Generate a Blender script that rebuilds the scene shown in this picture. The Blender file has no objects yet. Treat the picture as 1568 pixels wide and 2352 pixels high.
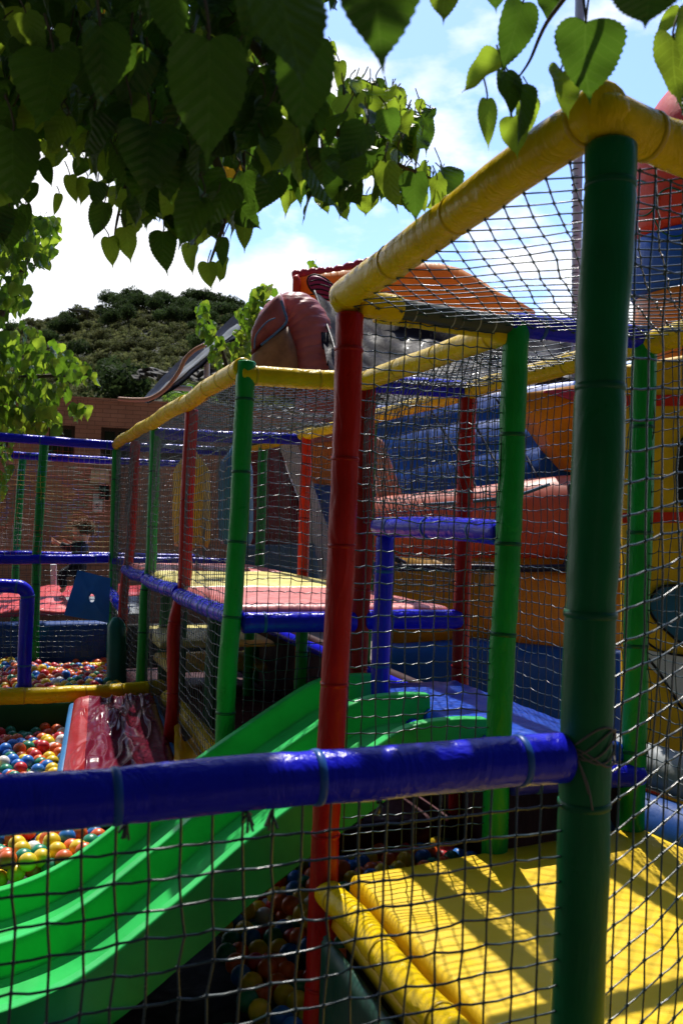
import bpy, math, random
import numpy as np
from mathutils import Vector, Matrix, noise as mnoise
R = math.radians
rng = np.random.RandomState(7); random.seed(7)
sc = bpy.context.scene
col = sc.collection
E = 1.95                                   # eye height over the ground; geometry below is built relative to the eye and raised at the end
# ------------------------------------------------------------------ camera
cam = bpy.data.cameras.new('camera'); camo = bpy.data.objects.new('camera', cam); col.objects.link(camo)
PITCH, ROLL = 0.573, 1.6
CM = Matrix.Rotation(R(90+PITCH), 3, 'X') @ Matrix.Rotation(R(ROLL), 3, 'Z')
camo.matrix_world = Matrix.Translation((0, 0, E)) @ CM.to_4x4()
cam.sensor_fit = 'HORIZONTAL'; cam.sensor_width = 24.0; cam.lens = 24.0*2200/1568
cam.clip_start = 0.05; cam.clip_end = 3000
cam.dof.use_dof = True; cam.dof.focus_distance = 5.2; cam.dof.aperture_fstop = 6.3
sc.camera = camo
# ------------------------------------------------------------------ light
SUN_EL, SUN_AZ = 60.0, -2.0     # azimuth clockwise from +Y
sd = Vector((math.sin(R(SUN_AZ))*math.cos(R(SUN_EL)), math.cos(R(SUN_AZ))*math.cos(R(SUN_EL)), math.sin(R(SUN_EL))))
sl = bpy.data.lights.new('sun', 'SUN'); sl.energy = 5.0; sl.angle = R(.53); sl.color = (1, .95, .86)
so = bpy.data.objects.new('sun', sl); col.objects.link(so); so.rotation_euler = sd.to_track_quat('Z', 'Y').to_euler()
w = bpy.data.worlds.new('World'); sc.world = w; w.use_nodes = True
def build_world():
    nt = w.node_tree; nt.nodes.clear(); N = nt.nodes.new; L = nt.links.new
    out = N('ShaderNodeOutputWorld'); bg = N('ShaderNodeBackground'); bg.inputs[1].default_value = 0.11
    sky = N('ShaderNodeTexSky'); sky.sky_type = 'NISHITA'; sky.sun_disc = False
    sky.sun_elevation = R(SUN_EL); sky.sun_rotation = R(SUN_AZ); sky.air_density = 1.0; sky.dust_density = .8
    tc = N('ShaderNodeTexCoord'); mp = N('ShaderNodeMapping'); mp.inputs['Scale'].default_value = (1, 1, 2.0)
    mp.inputs['Location'].default_value = (.35, .1, .62)
    L(tc.outputs['Generated'], mp.inputs[0])
    n1 = N('ShaderNodeTexNoise'); n1.inputs['Scale'].default_value = 3.1; n1.inputs['Detail'].default_value = 9; n1.inputs['Roughness'].default_value = .52
    L(mp.outputs[0], n1.inputs['Vector'])
    sx = N('ShaderNodeSeparateXYZ'); L(tc.outputs['Generated'], sx.inputs[0])
    # more cloud low on the left, gaps higher on the right
    a = N('ShaderNodeMath'); a.operation = 'MULTIPLY_ADD'; a.inputs[1].default_value = -.50; a.inputs[2].default_value = .135; L(sx.outputs[2], a.inputs[0])
    a2 = N('ShaderNodeMath'); a2.operation = 'MULTIPLY_ADD'; a2.inputs[1].default_value = -.16; L(sx.outputs[0], a2.inputs[0]); L(a.outputs[0], a2.inputs[2])
    s = N('ShaderNodeMath'); s.operation = 'ADD'; L(n1.outputs[0], s.inputs[0]); L(a2.outputs[0], s.inputs[1])
    cr = N('ShaderNodeValToRGB'); cr.color_ramp.elements[0].position = .43; cr.color_ramp.elements[1].position = .50
    L(s.outputs[0], cr.inputs[0])
    n2 = N('ShaderNodeTexNoise'); n2.inputs['Scale'].default_value = 6; n2.inputs['Detail'].default_value = 6; L(mp.outputs[0], n2.inputs['Vector'])
    cc = N('ShaderNodeValToRGB'); cc.color_ramp.elements[0].position = .3; cc.color_ramp.elements[0].color = (5.4, 6.4, 8.0, 1)
    cc.color_ramp.elements[1].position = .52; cc.color_ramp.elements[1].color = (10.5, 10.6, 10.9, 1); L(n2.outputs[0], cc.inputs[0])
    mx = N('ShaderNodeMix'); mx.data_type = 'RGBA'; L(cr.outputs[0], mx.inputs[0])
    br = N('ShaderNodeMix'); br.data_type = 'RGBA'; br.blend_type = 'MULTIPLY'; br.inputs[0].default_value = 1; br.inputs[7].default_value = (1.2, 1.45, 1.95, 1)
    L(sky.outputs[0], br.inputs[6]); L(br.outputs[2], mx.inputs[6]); L(cc.outputs[0], mx.inputs[7])
    # air and cloud glow brightest round the sun, dull away from it
    dp = N('ShaderNodeVectorMath'); dp.operation = 'DOT_PRODUCT'; L(tc.outputs['Generated'], dp.inputs[0]); dp.inputs[1].default_value = (-.05, .92, .38)
    mr = N('ShaderNodeMapRange'); mr.interpolation_type = 'SMOOTHSTEP'; mr.inputs[1].default_value = 0.0; mr.inputs[2].default_value = .75; mr.inputs[3].default_value = .12; mr.inputs[4].default_value = 1.0; L(dp.outputs['Value'], mr.inputs[0])
    sc2 = N('ShaderNodeVectorMath'); sc2.operation = 'SCALE'; L(mx.outputs[2], sc2.inputs[0]); L(mr.outputs[0], sc2.inputs['Scale'])
    L(sc2.outputs[0], bg.inputs[0]); L(bg.outputs[0], out.inputs[0])
build_world()
sc.view_settings.view_transform = 'Standard'; sc.view_settings.look = 'None'
sc.view_settings.exposure = 0.3; sc.view_settings.gamma = 1
sc.cycles.max_bounces = 8; sc.cycles.transparent_max_bounces = 8; sc.cycles.sample_clamp_indirect = 6
# ------------------------------------------------------------------ measuring helpers
def ray(px, py):
    d = CM @ Vector(((px-784)/2200, -(py-1176)/2200, -1)); return d
def P(px, py, Y):
    d = ray(px, py); return d*(Y/d.y)
def H(px, py, z):
    d = ray(px, py); return d*(z/d.z)
def proj(p):
    c = CM.transposed() @ Vector(p); return 784-c.x/c.z*2200, 1176+c.y/c.z*2200, -c.z
G1 = Vector((.48, 1.83, 0)); U = Vector((-.3337, .9427, 0)); V = Vector((.9427, .3337, 0)); ZZ = Vector((0, 0, 1))
def Q(a, b, z): return G1+U*a+V*b+ZZ*z
GR = -E                                    # ground level relative to the eye
A = [0, 1.443, 2.907, 4.434, 5.877, 7.2, 8.285]
# ------------------------------------------------------------------ objects
roots = []
def tag(o, label, cat, group=None, kind=None):
    if label: o['label'] = label
    if cat: o['category'] = cat
    if group: o['group'] = group
    if kind: o['kind'] = kind
    return o
def thing(name, label, cat, loc=(0, 0, 0), group=None):
    o = bpy.data.objects.new(name, None); o.location = loc; o.empty_display_size = .1; col.objects.link(o); roots.append(o)
    return tag(o, label, cat, group)
def worldloc(p):
    l = Vector((0, 0, 0))
    while p is not None: l = l+Vector(p.location); p = p.parent
    return l
class MB:
    def __init__(s): s.v = []; s.f = []; s.n = 0; s.sm = []; s.mi = []; s.uv = []; s.hasuv = False
    def add(s, v, f, smooth=True, mi=0, uv=None):
        v = np.asarray(v, float).reshape(-1, 3); n = s.n; s.v.append(v); s.n += len(v)
        for q in f: s.f.append(tuple(i+n for i in q))
        s.sm += [smooth]*len(f); s.mi += [mi]*len(f)
        if uv is not None: s.hasuv = True; s.uv.append(np.asarray(uv, float))
        else: s.uv.append(np.zeros((len(v), 2)))
    def build(s, name, mat, parent=None, label=None):
        v = np.concatenate(s.v)
        if parent is not None: v = v-np.array(worldloc(parent))
        me = bpy.data.meshes.new(name); me.from_pydata(v.tolist(), [], s.f)
        me.polygons.foreach_set('use_smooth', s.sm); me.polygons.foreach_set('material_index', s.mi)
        if s.hasuv:
            uvs = np.concatenate(s.uv); ul = me.uv_layers.new(name='UVMap'); li = np.zeros(len(me.loops), int)
            me.loops.foreach_get('vertex_index', li); ul.data.foreach_set('uv', uvs[li].ravel())
        me.update()
        for m in (mat if isinstance(mat, (list, tuple)) else [mat]): me.materials.append(m)
        o = bpy.data.objects.new(name, me); col.objects.link(o)
        if parent is not None: o.parent = parent
        else: roots.append(o)
        if label: o['label'] = label
        return o
def frames(pts):
    pts = np.asarray(pts, float); t = np.gradient(pts, axis=0); t /= np.linalg.norm(t, axis=1)[:, None]+1e-12
    n = np.zeros_like(t); up = np.array([0, 0, 1.]) if abs(t[0][2]) < .9 else np.array([1., 0, 0])
    a = up-t[0]*np.dot(up, t[0]); n[0] = a/np.linalg.norm(a)
    for i in range(1, len(pts)):
        a = n[i-1]-t[i]*np.dot(n[i-1], t[i]); n[i] = a/(np.linalg.norm(a)+1e-12)
    return pts, t, n, np.cross(t, n)
def tube(m, pts, r, seg=16, mi=0, cap=True, rnd=True):
    pts, t, n, b = frames(pts); k = len(pts); r = np.broadcast_to(np.asarray(r, float), (k,)).copy()
    P_ = list(pts); Rr = list(r)
    idx = list(range(k))
    if cap and rnd:                       # rounded ends
        P_ = [pts[0]-t[0]*r[0]*.22, pts[0]-t[0]*r[0]*.15]+P_+[pts[-1]+t[-1]*r[-1]*.15, pts[-1]+t[-1]*r[-1]*.22]
        Rr = [r[0]*.55, r[0]*.86]+Rr+[r[-1]*.86, r[-1]*.55]; idx = [0, 0]+idx+[k-1, k-1]
    an = np.linspace(0, 2*np.pi, seg, endpoint=False); c, s_ = np.cos(an), np.sin(an); V_ = []
    for p, q, i in zip(P_, Rr, idx): V_.append(p+q*(c[:, None]*n[i]+s_[:, None]*b[i]))
    K = len(P_); F = [(i*seg+j, i*seg+(j+1) % seg, (i+1)*seg+(j+1) % seg, (i+1)*seg+j) for i in range(K-1) for j in range(seg)]
    if cap: F += [tuple(range(seg))[::-1], tuple((K-1)*seg+j for j in range(seg))]
    m.add(np.concatenate(V_), F, True, mi)
def smooth_path(pts, n):
    pts = [np.array(p, float) for p in pts]
    if len(pts) == 2: return np.array([pts[0]+(pts[1]-pts[0])*i/(n-1) for i in range(n)])
    pp = [2*pts[0]-pts[1]]+pts+[2*pts[-1]-pts[-2]]; out = []
    for k in range(n):
        x = k/(n-1)*(len(pts)-1); i = min(int(x), len(pts)-2); t = x-i; a, b, c, d = pp[i:i+4]
        out.append(.5*((2*b)+(-a+c)*t+(2*a-5*b+4*c-d)*t*t+(-a+3*b-3*c+d)*t**3))
    return np.array(out)
def box(m, c, sz, rot=None, mi=0, bev=0):
    x, y, z = [k/2 for k in sz]
    v = np.array([(i, j, k) for i in (-x, x) for j in (-y, y) for k in (-z, z)])
    if rot is not None: v = v @ np.array(rot).T
    v = v+np.array(c); m.add(v, [(0, 1, 3, 2), (4, 6, 7, 5), (0, 4, 5, 1), (2, 3, 7, 6), (0, 2, 6, 4), (1, 5, 7, 3)], False, mi)
def fbm(p, s, o=3):
    return mnoise.fractal(Vector(p)*s, 1.0, 2.0, o, noise_basis='PERLIN_ORIGINAL')
def pillow(m, c00, c10, c11, c01, thick, bulge=.02, nu=24, nv=24, edge=.04, wr=0, wrs=6, seed=0, nrm=None, pleat=0, pn=10, sag=None, mi=0):
    """soft slab: puffed top sheet with rounded edges and a flat back, thickness along the normal"""
    c00, c10, c11, c01 = [np.array(c, float) for c in (c00, c10, c11, c01)]
    n = np.cross(c10-c00, c01-c00); n /= np.linalg.norm(n)
    if nrm is not None and np.dot(n, np.array(nrm)) < 0: n = -n; flip = True
    else: flip = False
    lu = np.linalg.norm(c10-c00); lv = np.linalg.norm(c01-c00)
    def side(k, N, L):
        e = min(edge/L, .3); base = [0, e*.12, e*.4, e*.8]
        return base+list(np.linspace(e*1.4, 1-e*1.4, N))+[1-x for x in base[::-1]]
    us, vs = side(0, nu, lu), side(0, nv, lv); V_ = []
    for i, u in enumerate(us):
        for j, v in enumerate(vs):
            p = c00*(1-u)*(1-v)+c10*u*(1-v)+c11*u*v+c01*(1-u)*v
            du = min(u, 1-u)*lu; dv = min(v, 1-v)*lv; d = min(du, dv)
            h = thick*math.sqrt(max(0, 1-(1-min(1, d/edge))**2))
            q = (4*u*(1-u))**.6*(4*v*(1-v))**.6; h += bulge*q
            if wr: h += wr*fbm(p+seed, wrs)*min(1, d/edge*1.3)
            if pleat: h -= pleat*abs(math.sin(math.pi*pn*v))**.5*0+pleat*(1-abs(math.sin(math.pi*pn*v)))**3*min(1, d/edge)
            if sag: p = p+np.array(sag(u, v))
            V_.append(p+n*h)
    a, b = len(us), len(vs); F = [(i*b+j, (i+1)*b+j, (i+1)*b+j+1, i*b+j+1) for i in range(a-1) for j in range(b-1)]
    bd = [i*b for i in range(a)]+[(a-1)*b+j for j in range(1, b)]+[i*b+b-1 for i in range(a-2, -1, -1)]+[j for j in range(b-2, 0, -1)]
    F = [f if not flip else f[::-1] for f in F]; F.append(tuple(bd[::-1] if not flip else bd)); m.add(V_, F, True, mi)
# ------------------------------------------------------------------ materials
def mat_new(name):
    m = bpy.data.materials.new(name); m.use_nodes = True; nt = m.node_tree
    return m, nt, nt.nodes['Principled BSDF']
def noise(nt, scale, detail=4, rough=.5, coord='Object', stretch=None, dist=0):
    tc = nt.nodes.new('ShaderNodeTexCoord'); n = nt.nodes.new('ShaderNodeTexNoise')
    n.inputs['Scale'].default_value = scale; n.inputs['Detail'].default_value = detail; n.inputs['Roughness'].default_value = rough; n.inputs['Distortion'].default_value = dist
    if stretch:
        mp = nt.nodes.new('ShaderNodeMapping'); mp.inputs['Scale'].default_value = stretch
        nt.links.new(tc.outputs[coord], mp.inputs[0]); nt.links.new(mp.outputs[0], n.inputs['Vector'])
    else: nt.links.new(tc.outputs[coord], n.inputs['Vector'])
    return n
def ramp(nt, src, stops, const=False):
    r = nt.nodes.new('ShaderNodeValToRGB'); cr = r.color_ramp
    if const: cr.interpolation = 'CONSTANT'
    while len(cr.elements) < len(stops): cr.elements.new(.5)
    for e, (p, c) in zip(cr.elements, stops): e.position = p; e.color = (*c, 1) if len(c) == 3 else c
    nt.links.new(src, r.inputs[0]); return r
def bump(nt, bs, src, strength, dist, prev=None):
    b = nt.nodes.new('ShaderNodeBump'); b.inputs['Strength'].default_value = strength; b.inputs['Distance'].default_value = dist
    nt.links.new(src, b.inputs['Height'])
    if prev: nt.links.new(prev.outputs[0], b.inputs['Normal'])
    nt.links.new(b.outputs[0], bs.inputs['Normal']); return b
def mulc(c, k): return tuple(min(1, max(0, x*k)) for x in c)
def pvc(name, c, rough=.33, wear=.5, b=.5, sub=0, scale=1, worn=None):
    m, nt, bs = mat_new(name)
    n = noise(nt, 5*scale, 6, .6); r = ramp(nt, n.outputs[0], [(.3, mulc(c, 1-.35*wear)), (.52, c), (.75, mulc(c, 1+.25*wear))])
    src = r.outputs[0]
    # scuffs: sparse pale or darker flecks of worn print
    n3 = noise(nt, 55*scale, 3, .7, stretch=(1, 1, .35)); rr = ramp(nt, n3.outputs[0], [(.66, (0, 0, 0)), (.74, (1, 1, 1))])
    mx = nt.nodes.new('ShaderNodeMix'); mx.data_type = 'RGBA'
    mf = nt.nodes.new('ShaderNodeMath'); mf.operation = 'MULTIPLY'; mf.inputs[1].default_value = .26*wear; nt.links.new(rr.outputs[0], mf.inputs[0])
    nt.links.new(mf.outputs[0], mx.inputs[0]); nt.links.new(src, mx.inputs[6]); mx.inputs[7].default_value = (*(worn or mulc([x*.6+.15 for x in c], 1)), 1)
    nt.links.new(mx.outputs[2], bs.inputs['Base Color'])
    n2 = noise(nt, 9*scale, 5, .55, dist=.6); ro = ramp(nt, n2.outputs[0], [(.3, (rough*.75,)*3), (.7, (rough*1.3,)*3)]); nt.links.new(ro.outputs[0], bs.inputs['Roughness'])
    b1 = bump(nt, bs, noise(nt, 14*scale, 4, .6, stretch=(1, 1, .3), dist=1.2).outputs[0], .35*b, .02)
    bump(nt, bs, noise(nt, 260, 2, .5).outputs[0], .12*b, .002, b1)
    bs.inputs['Specular IOR Level'].default_value = .22
    if sub: bs.inputs['Subsurface Weight'].default_value = sub; bs.inputs['Subsurface Radius'].default_value = (.05, .05, .05)
    return m
M = {}
M['yellow'] = pvc('yellow_vinyl', (.74, .50, .004), rough=.24, b=1.5); M['green'] = pvc('green_vinyl', (.004, .27, .045), b=1.4); M['red'] = pvc('red_vinyl', (.38, .006, .005), b=1.4)
M['blue'] = pvc('blue_vinyl', (.012, .014, .62), rough=.22, b=1.1); M['dgreen'] = pvc('deep_green_vinyl', (.003, .13, .04))  # last one: darker copy of the green vinyl, with shade put into its colour
M['red_hot'] = pvc('scarlet_vinyl', (.62, .03, .012))
M['yellow'].node_tree.nodes['Principled BSDF'].inputs['Specular IOR Level'].default_value = .12
NETSPEC = .45
M['net_dark'] = pvc('net_cord', (.022, .05, .062), rough=.25, b=0); M['grey_cord'] = pvc('grey_cord', (.35, .34, .32), rough=.6, b=0)
M['tie_blue'] = pvc('blue_strap', (.02, .09, .35), b=0); M['tie_green'] = pvc('green_strap', (.004, .10, .04), b=0)
M['tie_yellow'] = pvc('yellow_strap', (.55, .36, .01), b=0); M['tie_red'] = pvc('red_strap', (.32, .006, .006), b=0)
M['steel'] = pvc('galvanised_steel', (.32, .33, .34), rough=.4, wear=.3)
M['mat_yellow'] = pvc('yellow_mat', (.76, .50, .010), rough=.45, b=.35, wear=.3); M['mat_red'] = pvc('red_mat', (.70, .17, .15), rough=.42)
M['mat_blue'] = pvc('blue_mat', (.006, .07, .50), rough=.33, b=1.0, scale=1.5, wear=.25); M['mat_deckyellow'] = pvc('deck_yellow', (.80, .68, .16), rough=.42)
M['mat_pit'] = pvc('pit_wall_blue', (.008, .05, .22), rough=.45); M['tarp'] = pvc('dark_tarpaulin', (.016, .014, .018), rough=.5, b=.7, wear=.4)
M['tarp'].node_tree.nodes['Principled BSDF'].inputs['Specular IOR Level'].default_value = .03; M['tarp'].node_tree.nodes['Principled BSDF'].inputs['Coat Weight'].default_value = .06
M['slide'] = pvc('slide_plastic', (.030, .50, .10), rough=.42, wear=.6, b=.12, worn=(.12, .5, .14))
M['maroon'] = pvc('maroon_vinyl', (.22, .015, .03), rough=.2, b=.5); M['pink'] = pvc('faded_pink_vinyl', (.55, .20, .20), rough=.4, wear=.8)
for k_ in ('mat_red', 'mat_deckyellow'): M[k_].node_tree.nodes['Principled BSDF'].inputs['Specular IOR Level'].default_value = .8
M['orange'] = pvc('orange_vinyl', (.75, .22, .015), rough=.45, wear=.6); M['inf_red'] = pvc('inflatable_red', (.62, .05, .02), rough=.45, wear=.6)
M['inf_blue'] = pvc('inflatable_blue', (.006, .09, .48), rough=.4); M['navy'] = pvc('navy_trim', (.01, .015, .05)); M['dusty_blue'] = pvc('dusty_blue', (.06, .16, .30), rough=.5)
M['teal'] = pvc('teal_vinyl', (.01, .13, .10), rough=.35); M['grey'] = pvc('grey_vinyl', (.28, .30, .31), rough=.5); M['bagyellow'] = pvc('bag_yellow', (.72, .42, .02), rough=.4)
M['bagblue'] = pvc('bag_blue', (.03, .16, .36), rough=.4); M['black'] = pvc('black_paint', (.006, .006, .006), rough=.5); M['panel'] = pvc('yellow_panel', (.72, .42, .008), rough=.5, wear=.9)
M['panel_teal'] = pvc('panel_teal', (.015, .11, .20), rough=.5); M['white'] = pvc('white_vinyl', (.62, .64, .66), rough=.5); M['magenta'] = pvc('magenta_print', (.42, .05, .16), rough=.45)
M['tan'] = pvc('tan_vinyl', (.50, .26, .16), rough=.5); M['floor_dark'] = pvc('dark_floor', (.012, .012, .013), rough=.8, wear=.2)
M['net_dark'].node_tree.nodes['Principled BSDF'].inputs['Specular IOR Level'].default_value = NETSPEC
def mnet_multi():
    m, nt, bs = mat_new('coloured_net_cord')
    n = noise(nt, 1.6, 1, .5); cs = [(.04, .07, .08), (.5, .5, .48), (.5, .05, .02), (.02, .22, .16), (.04, .12, .45), (.60, .35, .03), (.03, .2, .1)]
    r = ramp(nt, n.outputs[0], [(p, c) for p, c in zip((0, .34, .42, .48, .54, .60, .68), cs)], True); nt.links.new(r.outputs[0], bs.inputs['Base Color']); bs.inputs['Roughness'].default_value = .5
    return m
M['net_multi'] = mnet_multi()
def mleaf(name, c, trans=.5, sat=1.0):
    m, nt, bs = mat_new(name); N = nt.nodes.new; L = nt.links.new
    uv = N('ShaderNodeUVMap'); sx = N('ShaderNodeSeparateXYZ'); L(uv.outputs[0], sx.inputs[0])
    ab = N('ShaderNodeMath'); ab.operation = 'ABSOLUTE'; L(sx.outputs[0], ab.inputs[0])
    a = N('ShaderNodeMath'); a.operation = 'MULTIPLY_ADD'; a.inputs[1].default_value = -.75; L(ab.outputs[0], a.inputs[0]); L(sx.outputs[1], a.inputs[2])
    b = N('ShaderNodeMath'); b.operation = 'MULTIPLY'; b.inputs[1].default_value = 6.5; L(a.outputs[0], b.inputs[0])
    f = N('ShaderNodeMath'); f.operation = 'PINGPONG'; f.inputs[1].default_value = .5; L(b.outputs[0], f.inputs[0])
    mn = N('ShaderNodeMath'); mn.operation = 'MULTIPLY'; mn.inputs[1].default_value = 3.5; L(ab.outputs[0], mn.inputs[0])
    mi = N('ShaderNodeMath'); mi.operation = 'MINIMUM'; L(f.outputs[0], mi.inputs[0]); L(mn.outputs[0], mi.inputs[1])
    vein = ramp(nt, mi.outputs[0], [(0, (.55, .55, .55)), (.06, (0, 0, 0))])
    rnd = noise(nt, 2.2, 2, .5); base = ramp(nt, rnd.outputs[0], [(.35, mulc(c, .75)), (.65, mulc(c, 1.3))])
    mx = N('ShaderNodeMix'); mx.data_type = 'RGBA'; L(vein.outputs[0], mx.inputs[0]); L(base.outputs[0], mx.inputs[6]); mx.inputs[7].default_value = (*[min(1, x*1.35+.01) for x in c], 1)
    L(mx.outputs[2], bs.inputs['Base Color']); bs.inputs['Roughness'].default_value = .42
    wn = noise(nt, 40, 3, .6, coord='UV'); wn.inputs['Scale'].default_value = 9; b0 = bump(nt, bs, wn.outputs[0], .8, .006); bump(nt, bs, f.outputs[0], .8, .006, b0)
    tr = N('ShaderNodeBsdfTranslucent'); tm = N('ShaderNodeMix'); tm.data_type = 'RGBA'; tm.blend_type = 'MULTIPLY'; tm.inputs[0].default_value = 1
    L(mx.outputs[2], tm.inputs[6]); tm.inputs[7].default_value = (3.7*sat, 2.8, 1.5, 1); L(tm.outputs[2], tr.inputs[0])
    ms = N('ShaderNodeMixShader'); ms.inputs[0].default_value = trans; L(bs.outputs[0], ms.inputs[1]); L(tr.outputs[0], ms.inputs[2]); L(ms.outputs[0], nt.nodes['Material Output'].inputs[0])
    return m
M['leaf'] = mleaf('mulberry_leaf', (.026, .072, .010), .40); M['leaf_young'] = mleaf('young_leaf', (.095, .18, .022), .5); M['leaf_yellow'] = mleaf('yellow_leaf', (.35, .22, .02), .5)
M['leaf_b'] = mleaf('garden_leaf', (.05, .13, .012), .36)
def mbark():
    m, nt, bs = mat_new('bark'); n = noise(nt, 30, 6, .7, stretch=(1, 1, .3)); r = ramp(nt, n.outputs[0], [(.3, (.04, .03, .02)), (.7, (.12, .09, .06))])
    nt.links.new(r.outputs[0], bs.inputs['Base Color']); bs.inputs['Roughness'].default_value = .85; bump(nt, bs, n.outputs[0], .7, .01); return m
M['bark'] = mbark()
# ------------------------------------------------------------------ padded tubes
def padded(parent, name, pts, r, mat, tie, spacing=.42, seg=18, wob=.0025, seed=0, label=None, tie_r=.003, ends=True, first=.12, tie_w=.006):
    pts = [np.array(p, float) for p in pts]; L = sum(np.linalg.norm(pts[i+1]-pts[i]) for i in range(len(pts)-1))
    n = max(8, int(L/.03)); path = smooth_path(pts, n); rs = np.random.RandomState(int(seed*17+L*1000) % 99999)
    path = path+np.array([[fbm((s*L/n*1.3+seed, k*9.1, seed), 1.7)*wob*2 for k in range(3)] for s in range(n)])
    tp = [x for x in np.arange(first, L-.05, spacing)]; tp = [x+rs.uniform(-.05, .05) for x in tp]
    s = np.linspace(0, L, n); rr = np.full(n, r)
    for x in tp: rr *= 1-.06*np.exp(-((s-x)/.018)**2)
    rr += np.array([fbm((x*4+seed, 3.3, 1), 1.5)*r*.03 for x in s])
    m = MB(); tube(m, path, rr, seg); o = m.build(name, mat, parent, label)
    if tie is not None:
        for x in tp:
            i = min(n-2, max(1, int(x/L*(n-1)))); c = path[i]; t = path[i+1]-path[i-1]; t /= np.linalg.norm(t)
            m = MB(); tube(m, [c-t*tie_w*1.2, c-t*tie_w, c, c+t*tie_w, c+t*tie_w*1.2], [rr[i]+.0005, rr[i]+tie_r*.8, rr[i]+tie_r, rr[i]+tie_r*.8, rr[i]+.0005], seg, cap=True, rnd=False)
            tc = m.build('strap', tie, o); tc.location = (0, 0, 0)
    return o
def post(parent, a, b, z0, z1, colr, seed=0, r=.046, bend=None, label=None, spacing=.42):
    p0, p1 = Q(a, b, z0), Q(a, b, z1); mid = (p0+p1)/2+V*.008*math.sin(seed*3)+U*.006
    pts = [p0, mid, p1] if bend is None else bend
    return padded(parent, 'post', pts, r, M[colr], M['tie_'+('green' if 'green' in colr else 'red' if 'red' in colr else 'blue')], spacing, 20, .003, seed, label, first=.18+.1*((seed*7) % 3))
def rail(parent, p0, p1, colr, seed=0, r=.046, sag=.0, spacing=.42, label=None, seg=18):
    p0, p1 = Vector(p0), Vector(p1); return padded(parent, 'rail', [p0, (p0+p1)/2-ZZ*sag, p1], r, M[colr], M['tie_'+('yellow' if 'yellow' in colr else 'blue')], spacing, seg, .003, seed, label)
# ------------------------------------------------------------------ nets
def segs_mesh(m, S, T, r, sides=4, mi=0):
    S = np.asarray(S, float); T = np.asarray(T, float); d = T-S; L = np.linalg.norm(d, axis=1); ok = L > 1e-5; S, T, d, L = S[ok], T[ok], d[ok], L[ok]
    d /= L[:, None]; up = np.tile([0.13, .21, .97], (len(d), 1)); up[np.abs(d[:, 2]) > .85] = [.97, .2, .1]
    n = np.cross(d, up); n /= np.linalg.norm(n, axis=1)[:, None]; b = np.cross(d, n); V_ = []
    for k in range(sides):
        a = 2*math.pi*k/sides; o = r*(math.cos(a)*n+math.sin(a)*b); V_ += [S+o, T+o]
    V_ = np.stack(V_, 1).reshape(-1, 3); F = []
    for i in range(len(d)):
        o = i*2*sides
        for k in range(sides):
            k2 = (k+1) % sides; F.append((o+2*k, o+2*k+1, o+2*k2+1, o+2*k2))
    m.add(V_, F, True, mi)
def net(parent, c00, c10, c11, c01, cell=.055, r=.0018, mat='net_dark', seed=0, sag=.02, jit=.12, knots=True, diag=False, sides=4, droop=.06, name='net', uneven=0):
    c = [np.array(x, float) for x in (c00, c10, c11, c01)]; rs = np.random.RandomState(seed+11)
    nu = max(2, int(round((np.linalg.norm(c[1]-c[0])+np.linalg.norm(c[2]-c[3]))/2/cell))); nv = max(2, int(round((np.linalg.norm(c[3]-c[0])+np.linalg.norm(c[2]-c[1]))/2/cell)))
    nr = np.cross(c[1]-c[0], c[3]-c[0]); nr /= np.linalg.norm(nr)
    def pos(u, v, ju, jv):
        p = c[0]*(1-u)*(1-v)+c[1]*u*(1-v)+c[2]*u*v+c[3]*(1-u)*v
        e = min(1, 6*min(u, 1-u, v, 1-v)); f1 = fbm(p+seed, 1.3); f2 = fbm(p+seed+40, 1.3)
        return p+nr*sag*(4*u*(1-u)*4*v*(1-v)*.7+f1*e*1.2)+((c[1]-c[0])*(ju+uneven*f1*e)/nu+(c[3]-c[0])*(jv+uneven*f2*e)/nv)*e
    if not diag:
        jit_ = rs.uniform(-jit, jit, (nu+1, nv+1, 2)); G = np.array([[pos(i/nu, j/nv, *jit_[i, j]) for j in range(nv+1)] for i in range(nu+1)])
        h0, h1 = G[:-1].reshape(-1, 3), G[1:].reshape(-1, 3); v0, v1 = G[:, :-1].reshape(-1, 3), G[:, 1:].reshape(-1, 3); K = G.reshape(-1, 3)
    else:
        q = .7071; n1 = int((nu+nv)*q)+2; pts = {}
        for i in range(-n1, n1*2):
            for j in range(-n1*2, n1*2):
                x = (i*q-j*q); y = (i*q+j*q)
                if -1e-6 <= x <= nu and -1e-6 <= y <= nv: pts[i, j] = pos(x/nu, y/nv, *(rs.uniform(-jit, jit, 2)))
        h0, h1, v0, v1 = [], [], [], []
        for (i, j), p in pts.items():
            if (i+1, j) in pts: h0.append(p); h1.append(pts[i+1, j])
            if (i, j+1) in pts: v0.append(p); v1.append(pts[i, j+1])
        h0, h1, v0, v1 = map(np.array, (h0, h1, v0, v1)); K = np.array(list(pts.values()))
    m = MB()
    if droop:                               # horizontals hang a little between knots
        mid = (h0+h1)/2; mid[:, 2] -= cell*droop*rs.uniform(.2, 1.6, len(mid)); segs_mesh(m, h0, mid, r, sides); segs_mesh(m, mid, h1, r, sides)
    else: segs_mesh(m, h0, h1, r, sides)
    segs_mesh(m, v0, v1, r, sides)
    if knots:
        k = r*2.3; o = np.array([(k, 0, 0), (-k, 0, 0), (0, k, 0), (0, -k, 0), (0, 0, k*1.3), (0, 0, -k*1.3)]); f = [(0, 2, 4), (2, 1, 4), (1, 3, 4), (3, 0, 4), (2, 0, 5), (1, 2, 5), (3, 1, 5), (0, 3, 5)]
        V_ = (K[:, None, :]+o[None]).reshape(-1, 3); m.add(V_, [tuple(6*i+q for q in t) for i in range(len(K)) for t in f], True)
    return m.build(name, M[mat], parent)
TOP = .72
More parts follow.
